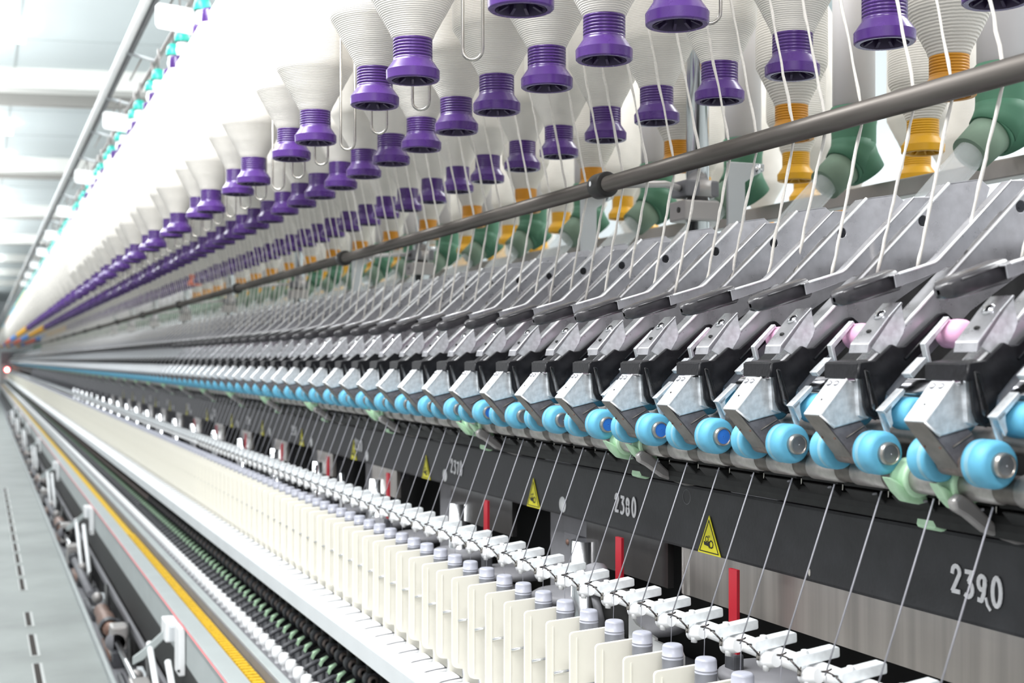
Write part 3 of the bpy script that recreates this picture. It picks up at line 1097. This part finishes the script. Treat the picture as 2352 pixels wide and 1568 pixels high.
# steel bottom roller
br = empty('bottom_roller', (.766, 2, -.104), 'long fluted steel bottom roller under the blue rollers', 'roller')
mb = MB()
prof, y = [], 0.3
ys = [1.0975 - .07 * 9 + .07 * k for k in range(150)]
for yy in ys:
    for t, r, m in ((-.014, .0122, 0), (.014, .0122, 0)):
        pass
n = 24
for yy in ys:
    mb.lathe([(.0122, -.012), (.0122, .012)], 'fluted_dk', (0, yy - 2, 0), 'y', n)
    mb.lathe([(.0122, .012), (.0135, .0128), (.0135, .0572), (.0122, .058)], 'fluted', (0, yy - 2, 0), 'y', n)
mb.build('fluted_sections', br)
MB().tube([(0, ys[-1] - 1.94, 0), (0, YEND - 2, 0)], .0132, 'fluted', 12).build('far_shaft', br)
mb = MB()
mb.tube([(0.058, -1.7, .075), (0.058, 12, .075)], .0115, 'chrome', 16)
mb.tube([(0.035, -1.7, .036), (0.035, 12, .036)], .0110, 'fluted', 16)
mb.build('upper_shafts', br)

# black combs under the steel roller
cb = MB()
cb.box((-.012, -.030, -.004), (.020, .030, .0), 'dark', .001)
cb.prism([(-.016, -.006), (.020, -.004), (.022, -.012), (-.002, -.020)], -.024, .024, 'dark', .001)
cb.tube([(-.004, -.028, .004), (-.004, -.028, -.010)], .0011, 'wire', 6)
cb.tube([(-.020, -.030, -.006), (.012, .030, -.014)], .0012, 'midgrey', 6)
cbo = cb.build('suction_flute')
tag(cbo, 'x', 'suction flute', 'black suction flutes under the roller')
row(cbo, cbo, frange(1.0975 - .35, 1.0975 + .07 * 294, .07)[:40], 0, 0, 40, lambda i: 'black suction flute under the steel roller, %s from the right' % ordw(i + 1), '', (.790, 0, -.118))
longbar('flute_pipe', .785, .835, -.150, -.128, 'dark', 'long black suction pipe under the steel roller', 'pipe', bev=.008)

# pale green bearings with silver brackets
gb = empty('roller_bearing', (.766, 0, -.104), 'x', 'bearing', 'pale green roller bearings')
for y0 in (-.022, .040):
    mb = MB()
    mb.lathe([(.0135, -.010), (.0168, -.010), (.0175, -.007), (.0160, -.004), (.0160, .004), (.0175, .007), (.0172, .011), (.0135, .011)], 'mint', (0, y0, 0), 'y', 28)
    mb.prism([(-.030, .002), (-.020, -.002), (-.010, -.008), (.008, -.012), (.016, -.022), (.004, -.024), (-.010, -.021), (-.020, -.012)], y0 - .004, y0 + .008, 'mint', .002, seg=2)
    mb.build('bearing_clip', gb)
mb = MB()
mb.prism([(-.024, -.012), (-.016, -.006), (-.004, -.012), (.020, -.032), (.052, -.042), (.068, -.044), (.068, -.052), (.046, -.052), (.010, -.040), (-.010, -.026), (-.022, -.020)], -.040, -.030, 'rail', .003, seg=2)
mb.build('bearing_bracket', gb)
mb = MB()
mb.box((.070, -.20, -.0555), (.098, -.10, -.0420), 'midgrey', .002)
mb.build('mounting_block', gb)
mb = MB().prism([(.020, -.036), (.034, -.034), (.040, -.044), (.030, -.050), (.018, -.046)], .035, .060, 'mint', .002)
mb.build('lower_clip', gb)
note_children(gb)
row(gb, gb, frange(.900, 20, .56), 0, 0, 60, lambda i: 'pale green roller bearing with silver bracket, %s from the right' % ordw(i + 1), '', (.766, 0, -.104))

# ------------------------------------------------------------------ beam markings
BX = .8415


def stroke(mb, pts, y0, z0, h, w, r):
    P_ = [(BX, y0 - p[0] * w, z0 + p[1] * h) for p in pts]
    # a flat painted ribbon
    for i in range(len(P_) - 1):
        a, b_ = Vector(P_[i]), Vector(P_[i + 1])
        d = (b_ - a)
        if d.length < 1e-6:
            continue
        d.normalize()
        nn = Vector((0, -d.z, d.y)) * r
        a2, b2 = a - d * r * .35, b_ + d * r * .35
        off = Vector((-.0008 - .00005 * i, 0, 0))
        vs = [a2 - nn + off, a2 + nn + off, b2 + nn + off, b2 - nn + off]
        vs += [v + Vector((.0010, 0, 0)) for v in vs]
        mb.add(vs, [[0, 1, 2, 3], [4, 5, 6, 7], [0, 1, 5, 4], [1, 2, 6, 5], [2, 3, 7, 6], [3, 0, 4, 7]], 'whitemark')


def arc(cx, cy, rx, ry, a0, a1, n=10):
    return [(cx + rx * math.cos(math.radians(a0 + (a1 - a0) * k / n)), cy + ry * math.sin(math.radians(a0 + (a1 - a0) * k / n))) for k in range(n + 1)]


DG = {
    '2': [[(.0, .70)] + arc(.32, .76, .30, .24, 170, -20, 8) + [(.05, .0), (.62, .0)]],
    '3': [[(.05, .95), (.60, .95), (.30, .58)] + arc(.28, .28, .34, .30, 80, -130, 9)],
    '4': [[(.45, .95), (.0, .35), (.7, .35)], [(.5, .6), (.45, .0)]],
    '5': [[(.6, .95), (.12, .95), (.08, .55)] + arc(.28, .30, .32, .28, 110, -140, 9)],
    '6': [[(.5, .98), (.12, .5)] + arc(.32, .27, .26, .27, 160, -200, 14)],
    '7': [[(.0, .90), (.60, .95), (.22, .0)]],
    '8': [arc(.32, .72, .24, .23, 270, -90, 14), arc(.32, .25, .28, .25, 90, 450, 14)],
    '9': [arc(.32, .70, .27, .26, 20, 380, 14) + [(.50, .30), (.34, .02), (.08, .04)]],
    '0': [arc(.34, .48, .32, .50, 80, 440, 18)],
}
numbers = [('2390', .977), ('2380', 1.678), ('2370', 2.385), ('2360', 3.085), ('2350', 3.785), ('2340', 4.485), ('2330', 5.185), ('2320', 5.885), ('2310', 6.585), ('2300', 7.285)]
DG['1'] = [[(.3, .95), (.3, 0)]]
for k, (txt, y0) in enumerate(numbers):
    mb = MB()
    h = .0235
    drop = [0, -.0020, -.0035, -.0045]
    for j, ch in enumerate(txt):
        for st in DG[ch]:
            stroke(mb, st, y0 - j * .0170 - (.0015 if j == 3 else 0), -.2150 + drop[j] * (.6 if k else 1) + (.001 if j == 3 and k else 0), h * (1.08 if (j == 3) else 1), .0165, .0021)
    if k == 0:
        stroke(mb, [(0, 0), (.12, -.25), (.35, -.42)], y0 - .0440, -.2150, h, .0165, .0014)
    o = mb.build('painted_number', None, (BX, y0 - .03, -.205))
    tag(o, 'white handwritten number %s on the charcoal beam' % txt, 'number', 'handwritten numbers on the beam')

# warning triangles


def triangle(k, yc):
    e = empty('warning_sticker', (BX - .001, yc, -.242), 'yellow warning triangle on the charcoal beam, %s from the right' % ordw(k + 1), 'sticker', 'yellow warning triangles on the beam')
    w, h = .0275, .0485

    def tri(s, x, off=0):
        return [(x, w * s, off + h * (1 - s) * .30), (x, -w * s, off + h * (1 - s) * .30), (x, 0, off + h * (1 - s) * .30 + h * s)]
    MB().prism([(w, 0), (-w, 0), (0, h)], -.0004, .0004, 'yellow', axis='x').build('yellow_face', e)
    bd = MB()
    for s0, s1 in ((.86, .78), ):
        a, b_ = tri(s0, -.0008), tri(s1, -.0008)
        for i in range(3):
            j = (i + 1) % 3
            bd.add([a[i], a[j], b_[j], b_[i]] + [(q[0] + .0004, q[1], q[2]) for q in (a[i], a[j], b_[j], b_[i])], [[0, 1, 2, 3], [4, 5, 6, 7], [0, 1, 5, 4], [3, 2, 6, 7]], 'ink')
    bd.build('black_border', e)
    pc = MB()
    X0 = -.0008
    # hand wedge and two cog wheels with motion ticks

    def plate(pts):
        pc.prism(pts, X0 - .0002, X0 + .0002, 'ink', axis='x')
    plate([(.0120, .0155), (.0110, .0110), (.0010, .0100), (-.0015, .0075), (-.0025, .0120), (.0005, .0165), (.0030, .0140)])
    for (cy, cz, R) in ((-.0055, .0130, .0048), (.0050, .0185, .0036)):
        nn = 20
        outer = [(cy + (R if i % 2 else R * 1.18) * math.cos(2 * PI * i / nn), cz + (R if i % 2 else R * 1.18) * math.sin(2 * PI * i / nn)) for i in range(nn)]
        inner = [(cy + R * .72 * math.cos(2 * PI * i / nn), cz + R * .72 * math.sin(2 * PI * i / nn)) for i in range(nn)]
        vs = [(X0, *p) for p in outer] + [(X0, *p) for p in inner]
        pc.add(vs, [[i, (i + 1) % nn, nn + (i + 1) % nn, nn + i] for i in range(nn)], 'ink')
    for a in (60, 85, 110):
        ca, sa = math.cos(math.radians(a)), math.sin(math.radians(a))
        q = [(-.0005 + r * ca + s_ * .0003 * sa, .0190 + r * sa - s_ * .0003 * ca) for r, s_ in ((.002, 1), (.002, -1), (.005, -1), (.005, 1))]
        pc.add([(X0, *p) for p in q], [[0, 1, 2, 3]], 'ink')
    pc.build('pictogram', e)


for k in range(14):
    triangle(k, 1.4163 + .56 * k)
for k in range(12):
    y = 1.862 + .56 * k
    o = MB().lathe([(.0125, 0), (.0122, -.0008), (0, -.0009)], 'white', (0, 0, 0), 'x', 28).build('white_disc', None, (0, 0, 0))
    o.location = (BX, y, -.2255)
    tag(o, 'round white disc on the charcoal beam, %s from the right' % ordw(k + 1), 'disc', 'white discs on the beam')
# a recessed circular dimple and bits of fluff on the beam
tag(MB().lathe([(.0090, -.0004), (.0096, -.0007), (.0100, -.0002)], 'midgrey', (BX + .0006, 1.475, -.176), 'x', 24).build('beam_dimple'), 'round dimple in the charcoal beam above a warning triangle', 'dimple')
tag(MB().ball((BX, 1.205, -.233), .0022, 'strand', 8, (.6, .8, 1.9)).build('lint_tuft'), 'small white lint tuft stuck on the charcoal beam edge', 'lint')

# frame posts behind the spindles
fp = empty('frame_post', (.87, 0, -.9), 'x', 'post', 'grey frame posts with lifting cylinders')
MB().box((.0, .035, .1), (.05, .095, .655), 'midgrey', .002).build('post_plate', fp)
mb = MB().box((-.004, -.100, .625), (.05, .034, .655), 'midgrey', .003).box((-.003, -.015, .45), (.05, .034, .626), 'midgrey', .003)
mb.lathe([(0, -.0060), (.004, -.0055), (.005, -.004)], 'copper', (0, .018, .610), 'x', 14)
mb.build('post_bracket', fp)
MB().tube([(-.012, -.073, .10), (-.012, -.073, .625)], .0255, 'chrome', 28).build('lifting_cylinder', fp)
note_children(fp)
row(fp, fp, frange(1.880, 14, .56), 0, 0, 99, lambda i: 'grey frame post with chrome lifting cylinder, %s from the right' % ordw(i + 1), '', (.87, 0, -.9))
rs = MB().box((-.002, -.009, -.10), (.002, .009, 0), 'red').box((-.007, -.011, -.120), (.007, .011, -.098), 'lever', .003).tube([(0, 0, -.120), (0, 0, -.19)], .0035, 'wire', 8)
rso = rs.build('red_strap')
rso['label'] = 'x'
tag(rso, 'x', 'strap', 'red straps behind the thread guides')
for i, y in enumerate([1.317, 1.613, 2.125, 2.72, 3.25, 3.8, 4.37, 4.95, 5.5]):
    o = rso if i == 0 else dup(rso, (.815, y, -.16))
    o.location = (.815, y, -.2440)
    o['label'] = 'vertical red strap with black clamp behind the guides, %s from the right' % ordw(i + 1)
# brackets with tensioner
tb_ = empty('tensioner', (.79, 1.56, -.33), 'black tensioner bracket with pulley behind the thread guides', 'tensioner')
MB().box((-.01, -.045, -.035), (0, .045, .03), 'dark', .006).build('bracket_plate', tb_)
MB().tube([(-.015, .055, .022), (-.015, .02, -.04)], .006, 'midgrey', 10).lathe([(.004, -.012), (.022, -.010), (.024, 0), (.022, .010), (.004, .012)], 'midgrey', (-.012, .05, .03), 'x', 24).build('tension_pulley', tb_)
o = MB().prism([(1.405, -.450), (1.405, -.338), (1.455, -.330), (1.475, -.320), (1.475, -.45)], .758, .762, 'white', axis='x').build('splash_plate', None, (.76, 1.44, -.45))
tag(o, 'plain white sheet plate behind the grey caps', 'plate')
mb = MB()
mb.prism([(1.335, -.45), (1.335, -.345), (1.340, -.340), (1.405, -.340), (1.405, -.45)], .756, .760, 'white', axis='x', holes=[[(1.350 + .004 * math.cos(a), -.352 + .004 * math.sin(a)) for a in [2 * PI * k / 12 for k in range(12)]], [(1.385 + .004 * math.cos(a), -.358 + .004 * math.sin(a)) for a in [2 * PI * k / 12 for k in range(12)]]])
tag(mb.build('drilled_plate', None, (.758, 1.37, -.45)), 'white plate with two holes behind the grey caps', 'plate')
# drive pulleys
for i, y in enumerate([.95, 1.13, 1.30, 1.62, 1.86, 2.10, 2.35, 2.6, 2.85, 3.15, 3.45]):
    o = MB().lathe([(0, .0), (.055, 0), (.062, -.004), (.062, -.012), (.055, -.016), (.0, -.016)], 'midgrey', (0, 0, 0), 'z', 32).build('drive_pulley')
    o.location = (.855, y, -.360)
    tag(o, 'dull grey drive pulley in the dark gap, %s from the right' % ordw(i + 1), 'pulley', 'grey drive pulleys in the dark gap')
# thin bright rods through the guide rail
for i, y in enumerate([2.96, 3.215, 3.715, 4.27, 4.708, 5.21, 5.83, 6.4, 6.95, 7.5]):
    o = MB().tube([(0, 0, -.45), (0, 0, -.262)], .0055, 'chrome', 10).build('lifting_rod')
    o.location = (.775, y, 0)
    tag(o, 'thin bright lifting rod behind the thread guides, %s from the right' % ordw(i + 1), 'rod', 'bright lifting rods')

# ------------------------------------------------------------------ thread guides (lappets)
SY0 = 1.1021
lpE = empty('thread_guide', (.70, 0, -.28), 'x', 'thread guide', 'thread guides with wire pigtails')
Bq = (.70, 0, -.28)
mb = MB()
mb.prism([(.7045, -.2765), (.7505, -.2708), (.7532, -.2722), (.7535, -.2805), (.7520, -.2815), (.7045, -.2872)], -.0068, .0068, 'lappet', .0011, seg=2)
mb.build('guide_bar', lpE, Bq)
mb = MB()
mb.lathes([(0, .0045), (.0030, .0045), (.0034, .004), (.0034, 0)], 'white', (.7160, -.0030, -.2762), 'z', 8)
mb.tube([(.7095, -.0040, -.285), (.7095, -.0040, -.2955)], .0020, 'wire', 8)
mb.build('clamp_screw', lpE, Bq)
mb = MB()
pts = [(.7060, .0, -.2810), (.6990, .0, -.2795)]
for k in range(0, 15):
    a = math.radians(-40 + k * 24)
    rr = .0058 - .00012 * k
    pts.append((.6935 + rr * math.cos(a), rr * math.sin(a), -.2795 + .0005 * k))
mb.tube(pts, .0009, 'wiredk', 6)
mb.tube([(.7000, -.0035, -.2800), (.7080, -.0090, -.2900)], .0010, 'wiredk', 6)
mb.build('pigtail_hook', lpE, Bq)
mb = MB()
mb.tube([(.7200, -.020, -.2930), (.7180, -.010, -.2950), (.7180, .000, -.2980), (.7200, .008, -.3000)], [.0070, .0085, .0075, .004], 'white', 14)
mb.tube([(.7150, -.0110, -.292), (.7140, -.0110, -.3050)], [.004, .0035], 'white', 8)
mb.lathe([(.0085, -.004), (.0105, -.002), (.0105, .004), (.0085, .006)], 'whitepaint', (.7340, .012, -.2935), 'y', 18)
mb.build('rail_clip', lpE, Bq)
note_children(lpE)
lf = MB()
lf.box((.7050, -.0065, -.2868), (.7535, .0065, -.2722), 'lappet')
lf.tube([(.706, 0, -.281), (.690, .004, -.2795), (.690, -.003, -.279), (.697, -.004, -.279)], .0009, 'wiredk', 4)
lf.tube([(.7200, -.020, -.2930), (.7200, .008, -.3000)], [.0080, .005], 'white', 6)
lfo = MB().join(lf).build('thread_guide', None, Bq)
tag(lfo, 'x', 'thread guide', 'thread guides with wire pigtails')
GY = [round(SY0 + .004 - .07 * 4 + .07 * k, 4) for k in range(0, 558)]
rest = row(lpE, lfo, GY, 0, 0, 56, lambda i: 'white thread guide with wire pigtail, %s from the right' % ordw(i + 1) if i < 60 else None,
           'distant white thread guide on the guide rail', (.70, 0, -.28))
many('distant_thread_guides', lf, rest, 'far thread guides merging into one white line', 'thread guides', None)

# ------------------------------------------------------------------ spindle caps, separators, rail fingers
sc = MB()
sc.lathe([(0, 0), (.0085, -.0002), (.0102, -.0010), (.0112, -.0030), (.0114, -.0120), (.0117, -.0121), (.0117, -.0128), (.0115, -.0129), (.0115, -.0150), (.0118, -.0151), (.0118, -.0158), (.0116, -.0159), (.0118, -.060), (.0125, -.175)], 'greycap', n=24)
sco = sc.build('spindle_tube')
tag(sco, 'x', 'spindle tube', 'grey capped spindle tubes')
scf = MB().lathe([(0, 0), (.010, -.001), (.0114, -.004), (.0120, -.175)], 'greycap', n=8)
scfo = MB().join(scf).build('spindle_tube')
tag(scfo, 'x', 'spindle tube', 'grey capped spindle tubes')
CY = [round(SY0 + .07 * k, 4) for k in range(-3, 555)]
rest = row(sco, scfo, CY, 0, 0, 50, lambda i: 'rounded grey spindle tube above the cream plates, %s from the right' % ordw(i + 1) if i < 60 else None,
           'distant grey spindle tube above the cream plates', (.6916, 0, -.306), seen_z=1)
many('distant_spindle_tubes', MB().join(scf, (.6916, 0, -.306)), rest, 'far grey spindle tubes merging into one line', 'spindle tubes', None)

pE = empty('separator_plate', (.67, 0, -.48), 'x', 'separator plate', 'cream separator plates')
Bp = (.67, 0, -.48)
plp = [(.6472, -.3270), (.6490, -.3240), (.6520, -.3230), (.7010, -.3200), (.7020, -.4905), (.6660, -.4905), (.6660, -.4640), (.6650, -.4600), (.6560, -.4585), (.6510, -.4560), (.6480, -.4510), (.6472, -.4450)]
MB().prism(plp, 0, .0035, 'cream', .0009, seg=2).box((.6560, -.0012, -.450), (.6568, .0005, -.330), 'cream').build('plate_body', pE, Bp)
MB().tube([(.6553, -.004, -.3865), (.6920, -.004, -.3840)], .0017, 'chrome', 10).lathe([(.0026, -.004), (.0026, .0)], 'chrome', (.690, 0, -.3840), 'y', 8).build('chrome_pin', pE, Bp)
note_children(pE)
pf = MB().prism(plp, 0, .0035, 'cream').tube([(.6553, -.004, -.3865), (.6920, -.004, -.3840)], .0017, 'wire', 4)
pfo = MB().join(pf).build('separator_plate', None, Bp)
tag(pfo, 'x', 'separator plate', 'cream separator plates')
PY = [round(SY0 + .0292 + .07 * k, 4) for k in range(-3, 555)]
rest = row(pE, pfo, PY, 0, 0, 50, lambda i: 'cream plastic separator plate with chrome pin, %s from the right' % ordw(i + 1) if i < 60 else None,
           'distant cream separator plate in the long row', (.67, 0, -.48))
many('distant_separator_plates', pf, rest, 'far cream separator plates merging into a smooth band', 'separator plates', None)

fg = MB()
vs = []
nx, ny = 8, 6
for i in range(nx + 1):
    t = i / nx
    x = .6045 + (.6723 - .6045) * t
    hz = .0012 + .0095 * math.sin(min(1, t * 3.5) * PI / 2)
    for j in range(ny + 1):
        q = -1 + 2 * j / ny
        w = .0312 * (0.94 + .06 * math.sin(t * PI))
        vs.append((x, q * w + (.003 * math.sin(t * 5)), -.4905 + hz * (1 - .45 * abs(q) ** 4)))
fs = [[i * (ny + 1) + j, i * (ny + 1) + j + 1, (i + 1) * (ny + 1) + j + 1, (i + 1) * (ny + 1) + j] for i in range(nx) for j in range(ny)]
fg.add(vs, fs, 'white', True)
fg.box((.6045, -.0295, -.4905), (.6722, .0295, -.4850), 'white', .0008)
fg.tube([(.6250, -.0335, -.4880), (.6400, -.0320, -.4830), (.6560, -.0325, -.4808), (.6735, -.0300, -.4803)], .0011, 'midgrey', 6)  # grey strip added to draw the shaded gap between fingers
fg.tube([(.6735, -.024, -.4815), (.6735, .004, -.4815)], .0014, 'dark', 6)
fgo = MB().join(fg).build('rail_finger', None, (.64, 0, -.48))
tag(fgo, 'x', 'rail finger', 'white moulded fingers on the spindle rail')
FY = [round(SY0 + .018 + .07 * k, 4) for k in range(2, 555)]
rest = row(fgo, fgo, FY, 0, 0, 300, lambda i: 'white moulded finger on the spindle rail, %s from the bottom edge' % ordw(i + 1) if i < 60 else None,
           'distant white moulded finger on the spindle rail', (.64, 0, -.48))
many('distant_rail_fingers', MB().box((.602, -.033, -.4905), (.6723, .031, -.4800), 'white'), rest, 'far white moulded fingers merging into the rail', 'rail fingers', None)

# spindle brake levers below the rail
sb = empty('spindle_brake', (.66, 0, -.60), 'x', 'spindle brake', 'dark spindle brakes with green tabs')
Bs = (.66, 0, -.60)
mb = MB()
mb.lathe([(.0050, -.004), (.0095, -.004), (.0105, .0), (.0095, .005), (.0050, .005), (.0050, -.004)], 'ringm', (.6764, 0, -.5985), 'y', 16)
mb.lathe([(.0095, .005), (.0150, .004), (.0160, .010), (.0150, .024), (.0, .024)], 'lever', (.6764, 0, -.5985), 'y', 16)
mb.build('brake_ring', sb, Bs)
MB().prism([(.6400, -.6230), (.6440, -.6150), (.6600, -.6080), (.6610, -.6110), (.6500, -.6200), (.6450, -.6300)], -.006, .006, 'mint', .0008).build('green_tab', sb, Bs)
MB().tube([(.6740, .010, -.6130), (.6560, .004, -.6200), (.6360, -.002, -.6180), (.6130, -.006, -.6270), (.6110, -.006, -.6330)], [.0055, .0050, .0048, .0046, .0040], 'lever', 10).build('brake_lever', sb, Bs)
MB().tube([(.6500, .012, -.62), (.6500, .012, -.90)], .0085, 'lever', 10).tube([(.676, .012, -.512), (.676, .012, -.585)], .009, 'dark', 10).build('spindle_stem', sb, Bs)
note_children(sb)
sf = MB()
sf.lathe([(.0050, -.004), (.0100, -.004), (.0150, .010), (.0, .024)], 'ringm', (.6764, 0, -.5985), 'y', 8)
sf.prism([(.6400, -.6230), (.6440, -.6150), (.6600, -.6080), (.6450, -.6300)], -.006, .006, 'mint')
sf.tube([(.6740, .010, -.6130), (.6360, -.002, -.6180), (.6110, -.006, -.6330)], .0050, 'lever', 5)
sf.tube([(.6500, .012, -.62), (.6500, .012, -.90)], .0085, 'lever', 5)
sfo = MB().join(sf).build('spindle_brake', None, Bs)
tag(sfo, 'x', 'spindle brake', 'dark spindle brakes with green tabs')
BY = [round(2.5648 - .21 + .07 * k, 4) for k in range(0, 534)]
rest = row(sb, sfo, BY, 0, 0, 50, lambda i: 'dark spindle brake lever with pale green tab, %s from the bottom edge' % ordw(i + 1) if i < 60 else None,
           'distant dark spindle brake lever below the white rail', (.66, 0, -.60))
many('distant_spindle_brakes', sf, rest, 'far dark spindle brakes merging into one dark band', 'spindle brakes', None)

# white pegs on the conveyor rail
pg = MB().lathe([(0, .0160), (.0070, .0150), (.0112, .0115), (.0136, .0050), (.0132, -.003), (.0110, -.009), (.0075, -.012), (.0070, -.021)], 'white', n=16)
pgo = pg.build('conveyor_peg')
tag(pgo, 'x', 'peg', 'white conveyor pegs')
KY = [round(2.6545 - .21 + .07 * k, 4) for k in range(0, 533)]
rest = row(pgo, pgo, KY, 0, 0, 300, lambda i: 'round white conveyor peg, %s from the bottom edge' % ordw(i + 1) if i < 60 else None, 'distant white conveyor peg on the grey rail', (.6055, 0, -.6460))
many('distant_conveyor_pegs', MB().lathe([(0, .0155), (.0088, .0100), (.0080, -.021)], 'white', (.6055, 0, -.646), n=6), rest, 'far white conveyor pegs merging into a white line', 'pegs', None)
for i in range(8):
    y = 2.70 + .63 * i
    tag(MB().box((.618, y, -.70), (.634, y + .05, -.655), 'whitepaint', .003).build('rail_block', None, (.626, y, -.7)), 'small white block behind the conveyor pegs, %s from the bottom' % ordw(i + 1), 'block', 'small white blocks behind the pegs')

# ------------------------------------------------------------------ yarns
yn = MB().tube([(.752, 0, -.118), (.6925, .002, -.2795)], .00075, 'yarn', 6)
yno = MB().join(yn).build('yarn', None, (.72, 0, -.2))
tag(yno, 'x', 'yarn', 'thin yarns from roller to thread guide')
row(yno, yno, GY, 0, 0, 300, lambda i: 'thin grey yarn from blue roller to thread guide, %s from the right' % ordw(i + 1) if i < 60 else None,
    'distant thin yarn in front of the charcoal beam', (.72, 0, -.2))
ya = MB().tube([(.6925, 0, -.2795), (.6945, .004, -.295), (.6945, .006, -.330)], .00035, 'yarn', 5)
yao = MB().join(ya).build('balloon_yarn', None, (.69, 0, -.3))
tag(yao, 'x', 'yarn', 'faint yarn tails under the thread guides')
row(yao, yao, GY[:40], 0, 0, 300, lambda i: 'faint yarn tail between thread guide and spindle tube, %s from the right' % ordw(i + 1), '', (.69, 0, -.3))


def roving_mb(top, rod_pt, lo, seed, n=14):
    rnd = random.Random(seed)
    a, rp_, b_ = Vector(top), Vector(rod_pt), Vector(lo)
    pts, rr = [], []
    for p0, p1, st in ((a, rp_, 0), (rp_, b_, 1)):
        for i in range(st, n + 1):
            p = p0.lerp(p1, i / n)
            if 0 < i < n:
                p += Vector((rnd.uniform(-.0006, .0006), rnd.uniform(-.0008, .0008), 0))
            pts.append(p)
            rr.append(.0016 * rnd.uniform(.72, 1.3))
    return MB().tube(pts, rr, 'strand', 6)


robj = []
for q in range(6):
    if q % 2 == 0:
        mbq = roving_mb((.840, .015, .455), (.8735, .0, .2620), (.858, .042, .088), q)
    else:
        mbq = roving_mb((.838, .012, .455), (.8735, .0, .2620), (.853, .028, .088), q)
    o = mbq.build('roving_strand', None, (.87, 0, .262))
    tag(o, 'x', 'roving strand', 'white roving strands running over the iron rod')
    robj.append(o)
used = set()
cnt = 0
for i in range(-1, 149):
    y3 = .934 + .14 * i
    for q in (0, 1):
        idx = q + 2 * random.randrange(3)
        y = y3 + .07 * q + random.uniform(-.010, .010)
        cnt += 1
        o = robj[idx]
        lab = 'white roving strand over the iron rod, %s from the right' % ordw(cnt) if cnt <= 60 else 'distant white roving strand behind the iron rod'
        if idx not in used:
            used.add(idx)
        else:
            o = dup(o, (0, 0, 0))
        o.location = (.87, y, .262)
        o['label'] = lab

# ------------------------------------------------------------------ doffing linkage at floor level
for i in range(7):
    y = 3.54 + 2.94 * i
    e = empty('doffer_linkage', (.45, y, -.95), 'doffer linkage with sensor box and leaning arms, %s from the bottom edge' % ordw(i + 1), 'linkage', 'doffer linkages along the floor')
    B3 = (.45, 0, -.95)
    mb = MB()
    mb.box((.452, .02, -.750), (.487, .11, -.695), 'white', .004).box((.462, .00, -.745), (.478, .02, -.705), 'whitepaint', .003)
    mb.box((.470, -.10, -.815), (.487, -.02, -.690), 'white', .004)
    mb.ball((.470, -.10, -.800), .004, 'ink', 8)
    mb.build('sensor_box', e, B3)
    mb = MB()
    mb.prism([(.400, -.800), (.462, -.742), (.462, -.716), (.398, -.772), (.372, -.790), (.372, -.812)], .06, .066, 'greypaint', .002)
    mb.build('cross_bar', e, B3)
    for y0, xx in ((.02, .425), (-.22, .443)):
        MB().tube([(xx - .008, y0 + .06, -.760), (xx, y0 - .28, -.985)], .0085, 'white', 12).build('leaning_arm', e, B3)
    mb = MB()
    mb.tube([(.412, -.9, -.955), (.412, .10, -.955)], .016, 'midgrey', 16)
    mb.tube([(.412, .10, -.955), (.412, .20, -.955)], .026, 'lever', 18)
    mb.tube([(.414, .30, -.93), (.414, .95, -.93)], .0095, 'chrome', 14)
    mb.lathe([(0, 0), (.030, 0), (.034, .03), (.020, .06), (0, .06)], 'midgrey', (.412, .95, -.935), 'y', 18)
    mb.build('drive_shaft', e, B3)
    mb = MB()
    mb.lathe([(.010, 0), (.020, .0), (.026, .05), (.032, .10), (.032, .24), (.026, .27), (.028, .40), (.0, .40)], 'copper', (.414, 1.15, -.935), 'y', 20)
    mb.lathe([(.033, 0), (.036, .01), (.036, .04), (.033, .05)], 'lever', (.414, 1.20, -.935), 'y', 20)
    mb.build('shaft_coupling', e, B3)
    mb = MB()
    mb.box((.385, .20, -.99), (.440, .30, -.90), 'rail', .006).box((.395, .95, -.985), (.450, 1.03, -.88), 'rail', .008)
    mb.ball((.44, 1.25, -.93), .02, 'lever', 10, (1, 1.6, 1))
    mb.build('bearing_housing', e, B3)
for i in range(22):
    y = 3.05 + .74 * i + .1 * math.sin(i * 2.1)
    mb = MB()
    mb.box((.395, y, -1.008), (.462, y + .05, -.955), 'lever', .005)
    mb.tube([(.435, y - .16, -.965), (.450, y + .02, -.925), (.462, y + .18, -.90)], .008, 'dark', 8)
    mb.tube([(.400, y + .05, -.985), (.400, y + .36, -.985)], .0105, 'lever' if i % 2 else 'copper', 12)
    mb.lathe([(0, 0), (.020, 0), (.022, .02), (.014, .035), (0, .035)], 'rail', (.425, y + .12, -.94), 'y', 14)
    mb.box((.448, y + .20, -.975), (.466, y + .34, -.955), 'whitepaint', .003)
    tag(mb.build('cable_joint', None, (.43, y, -1.0)), 'grimy dark joint of hoses and shaft by the floor rail, %s from the bottom' % ordw(i + 1), 'joint', 'grimy joints along the floor rail')
cd = MB().tube([(.480, 2.2, -.684), (.480, YEND, -.684)], .0016, 'cord', 8)
tag(cd.build('red_string', None, (.48, 3, -.684)), 'thin pink red cord stretched along the grey doffer beam', 'cord')

# ------------------------------------------------------------------ far end cabinet with red lamp
ec = empty('end_cabinet', (.9, YEND, ZF), 'grey cabinet closing the far end of the machine', 'cabinet')
MB().box((-.42, 0, 0), (.9, .8, 1.30), 'greypaint', .02).build('cabinet_body', ec)
MB().box((-.40, -.02, .9), (.6, 0, 1.25), 'midgrey', .01).build('cabinet_panel', ec)
rl = empty('red_signal_lamp', (.66, YEND - .6, -.267), 'glowing red signal lamp at the far end of the machine', 'lamp')
MB().ball((0, 0, 0), .062, 'redlamp', 16).build('lamp_lens', rl)
MB().ball((0, -.05, 0), .035, 'redlampc', 12).build('lamp_core', rl)
MB().tube([(0, .05, 0), (0, .6, 0)], .02, 'midgrey', 8).build('lamp_stalk', rl)
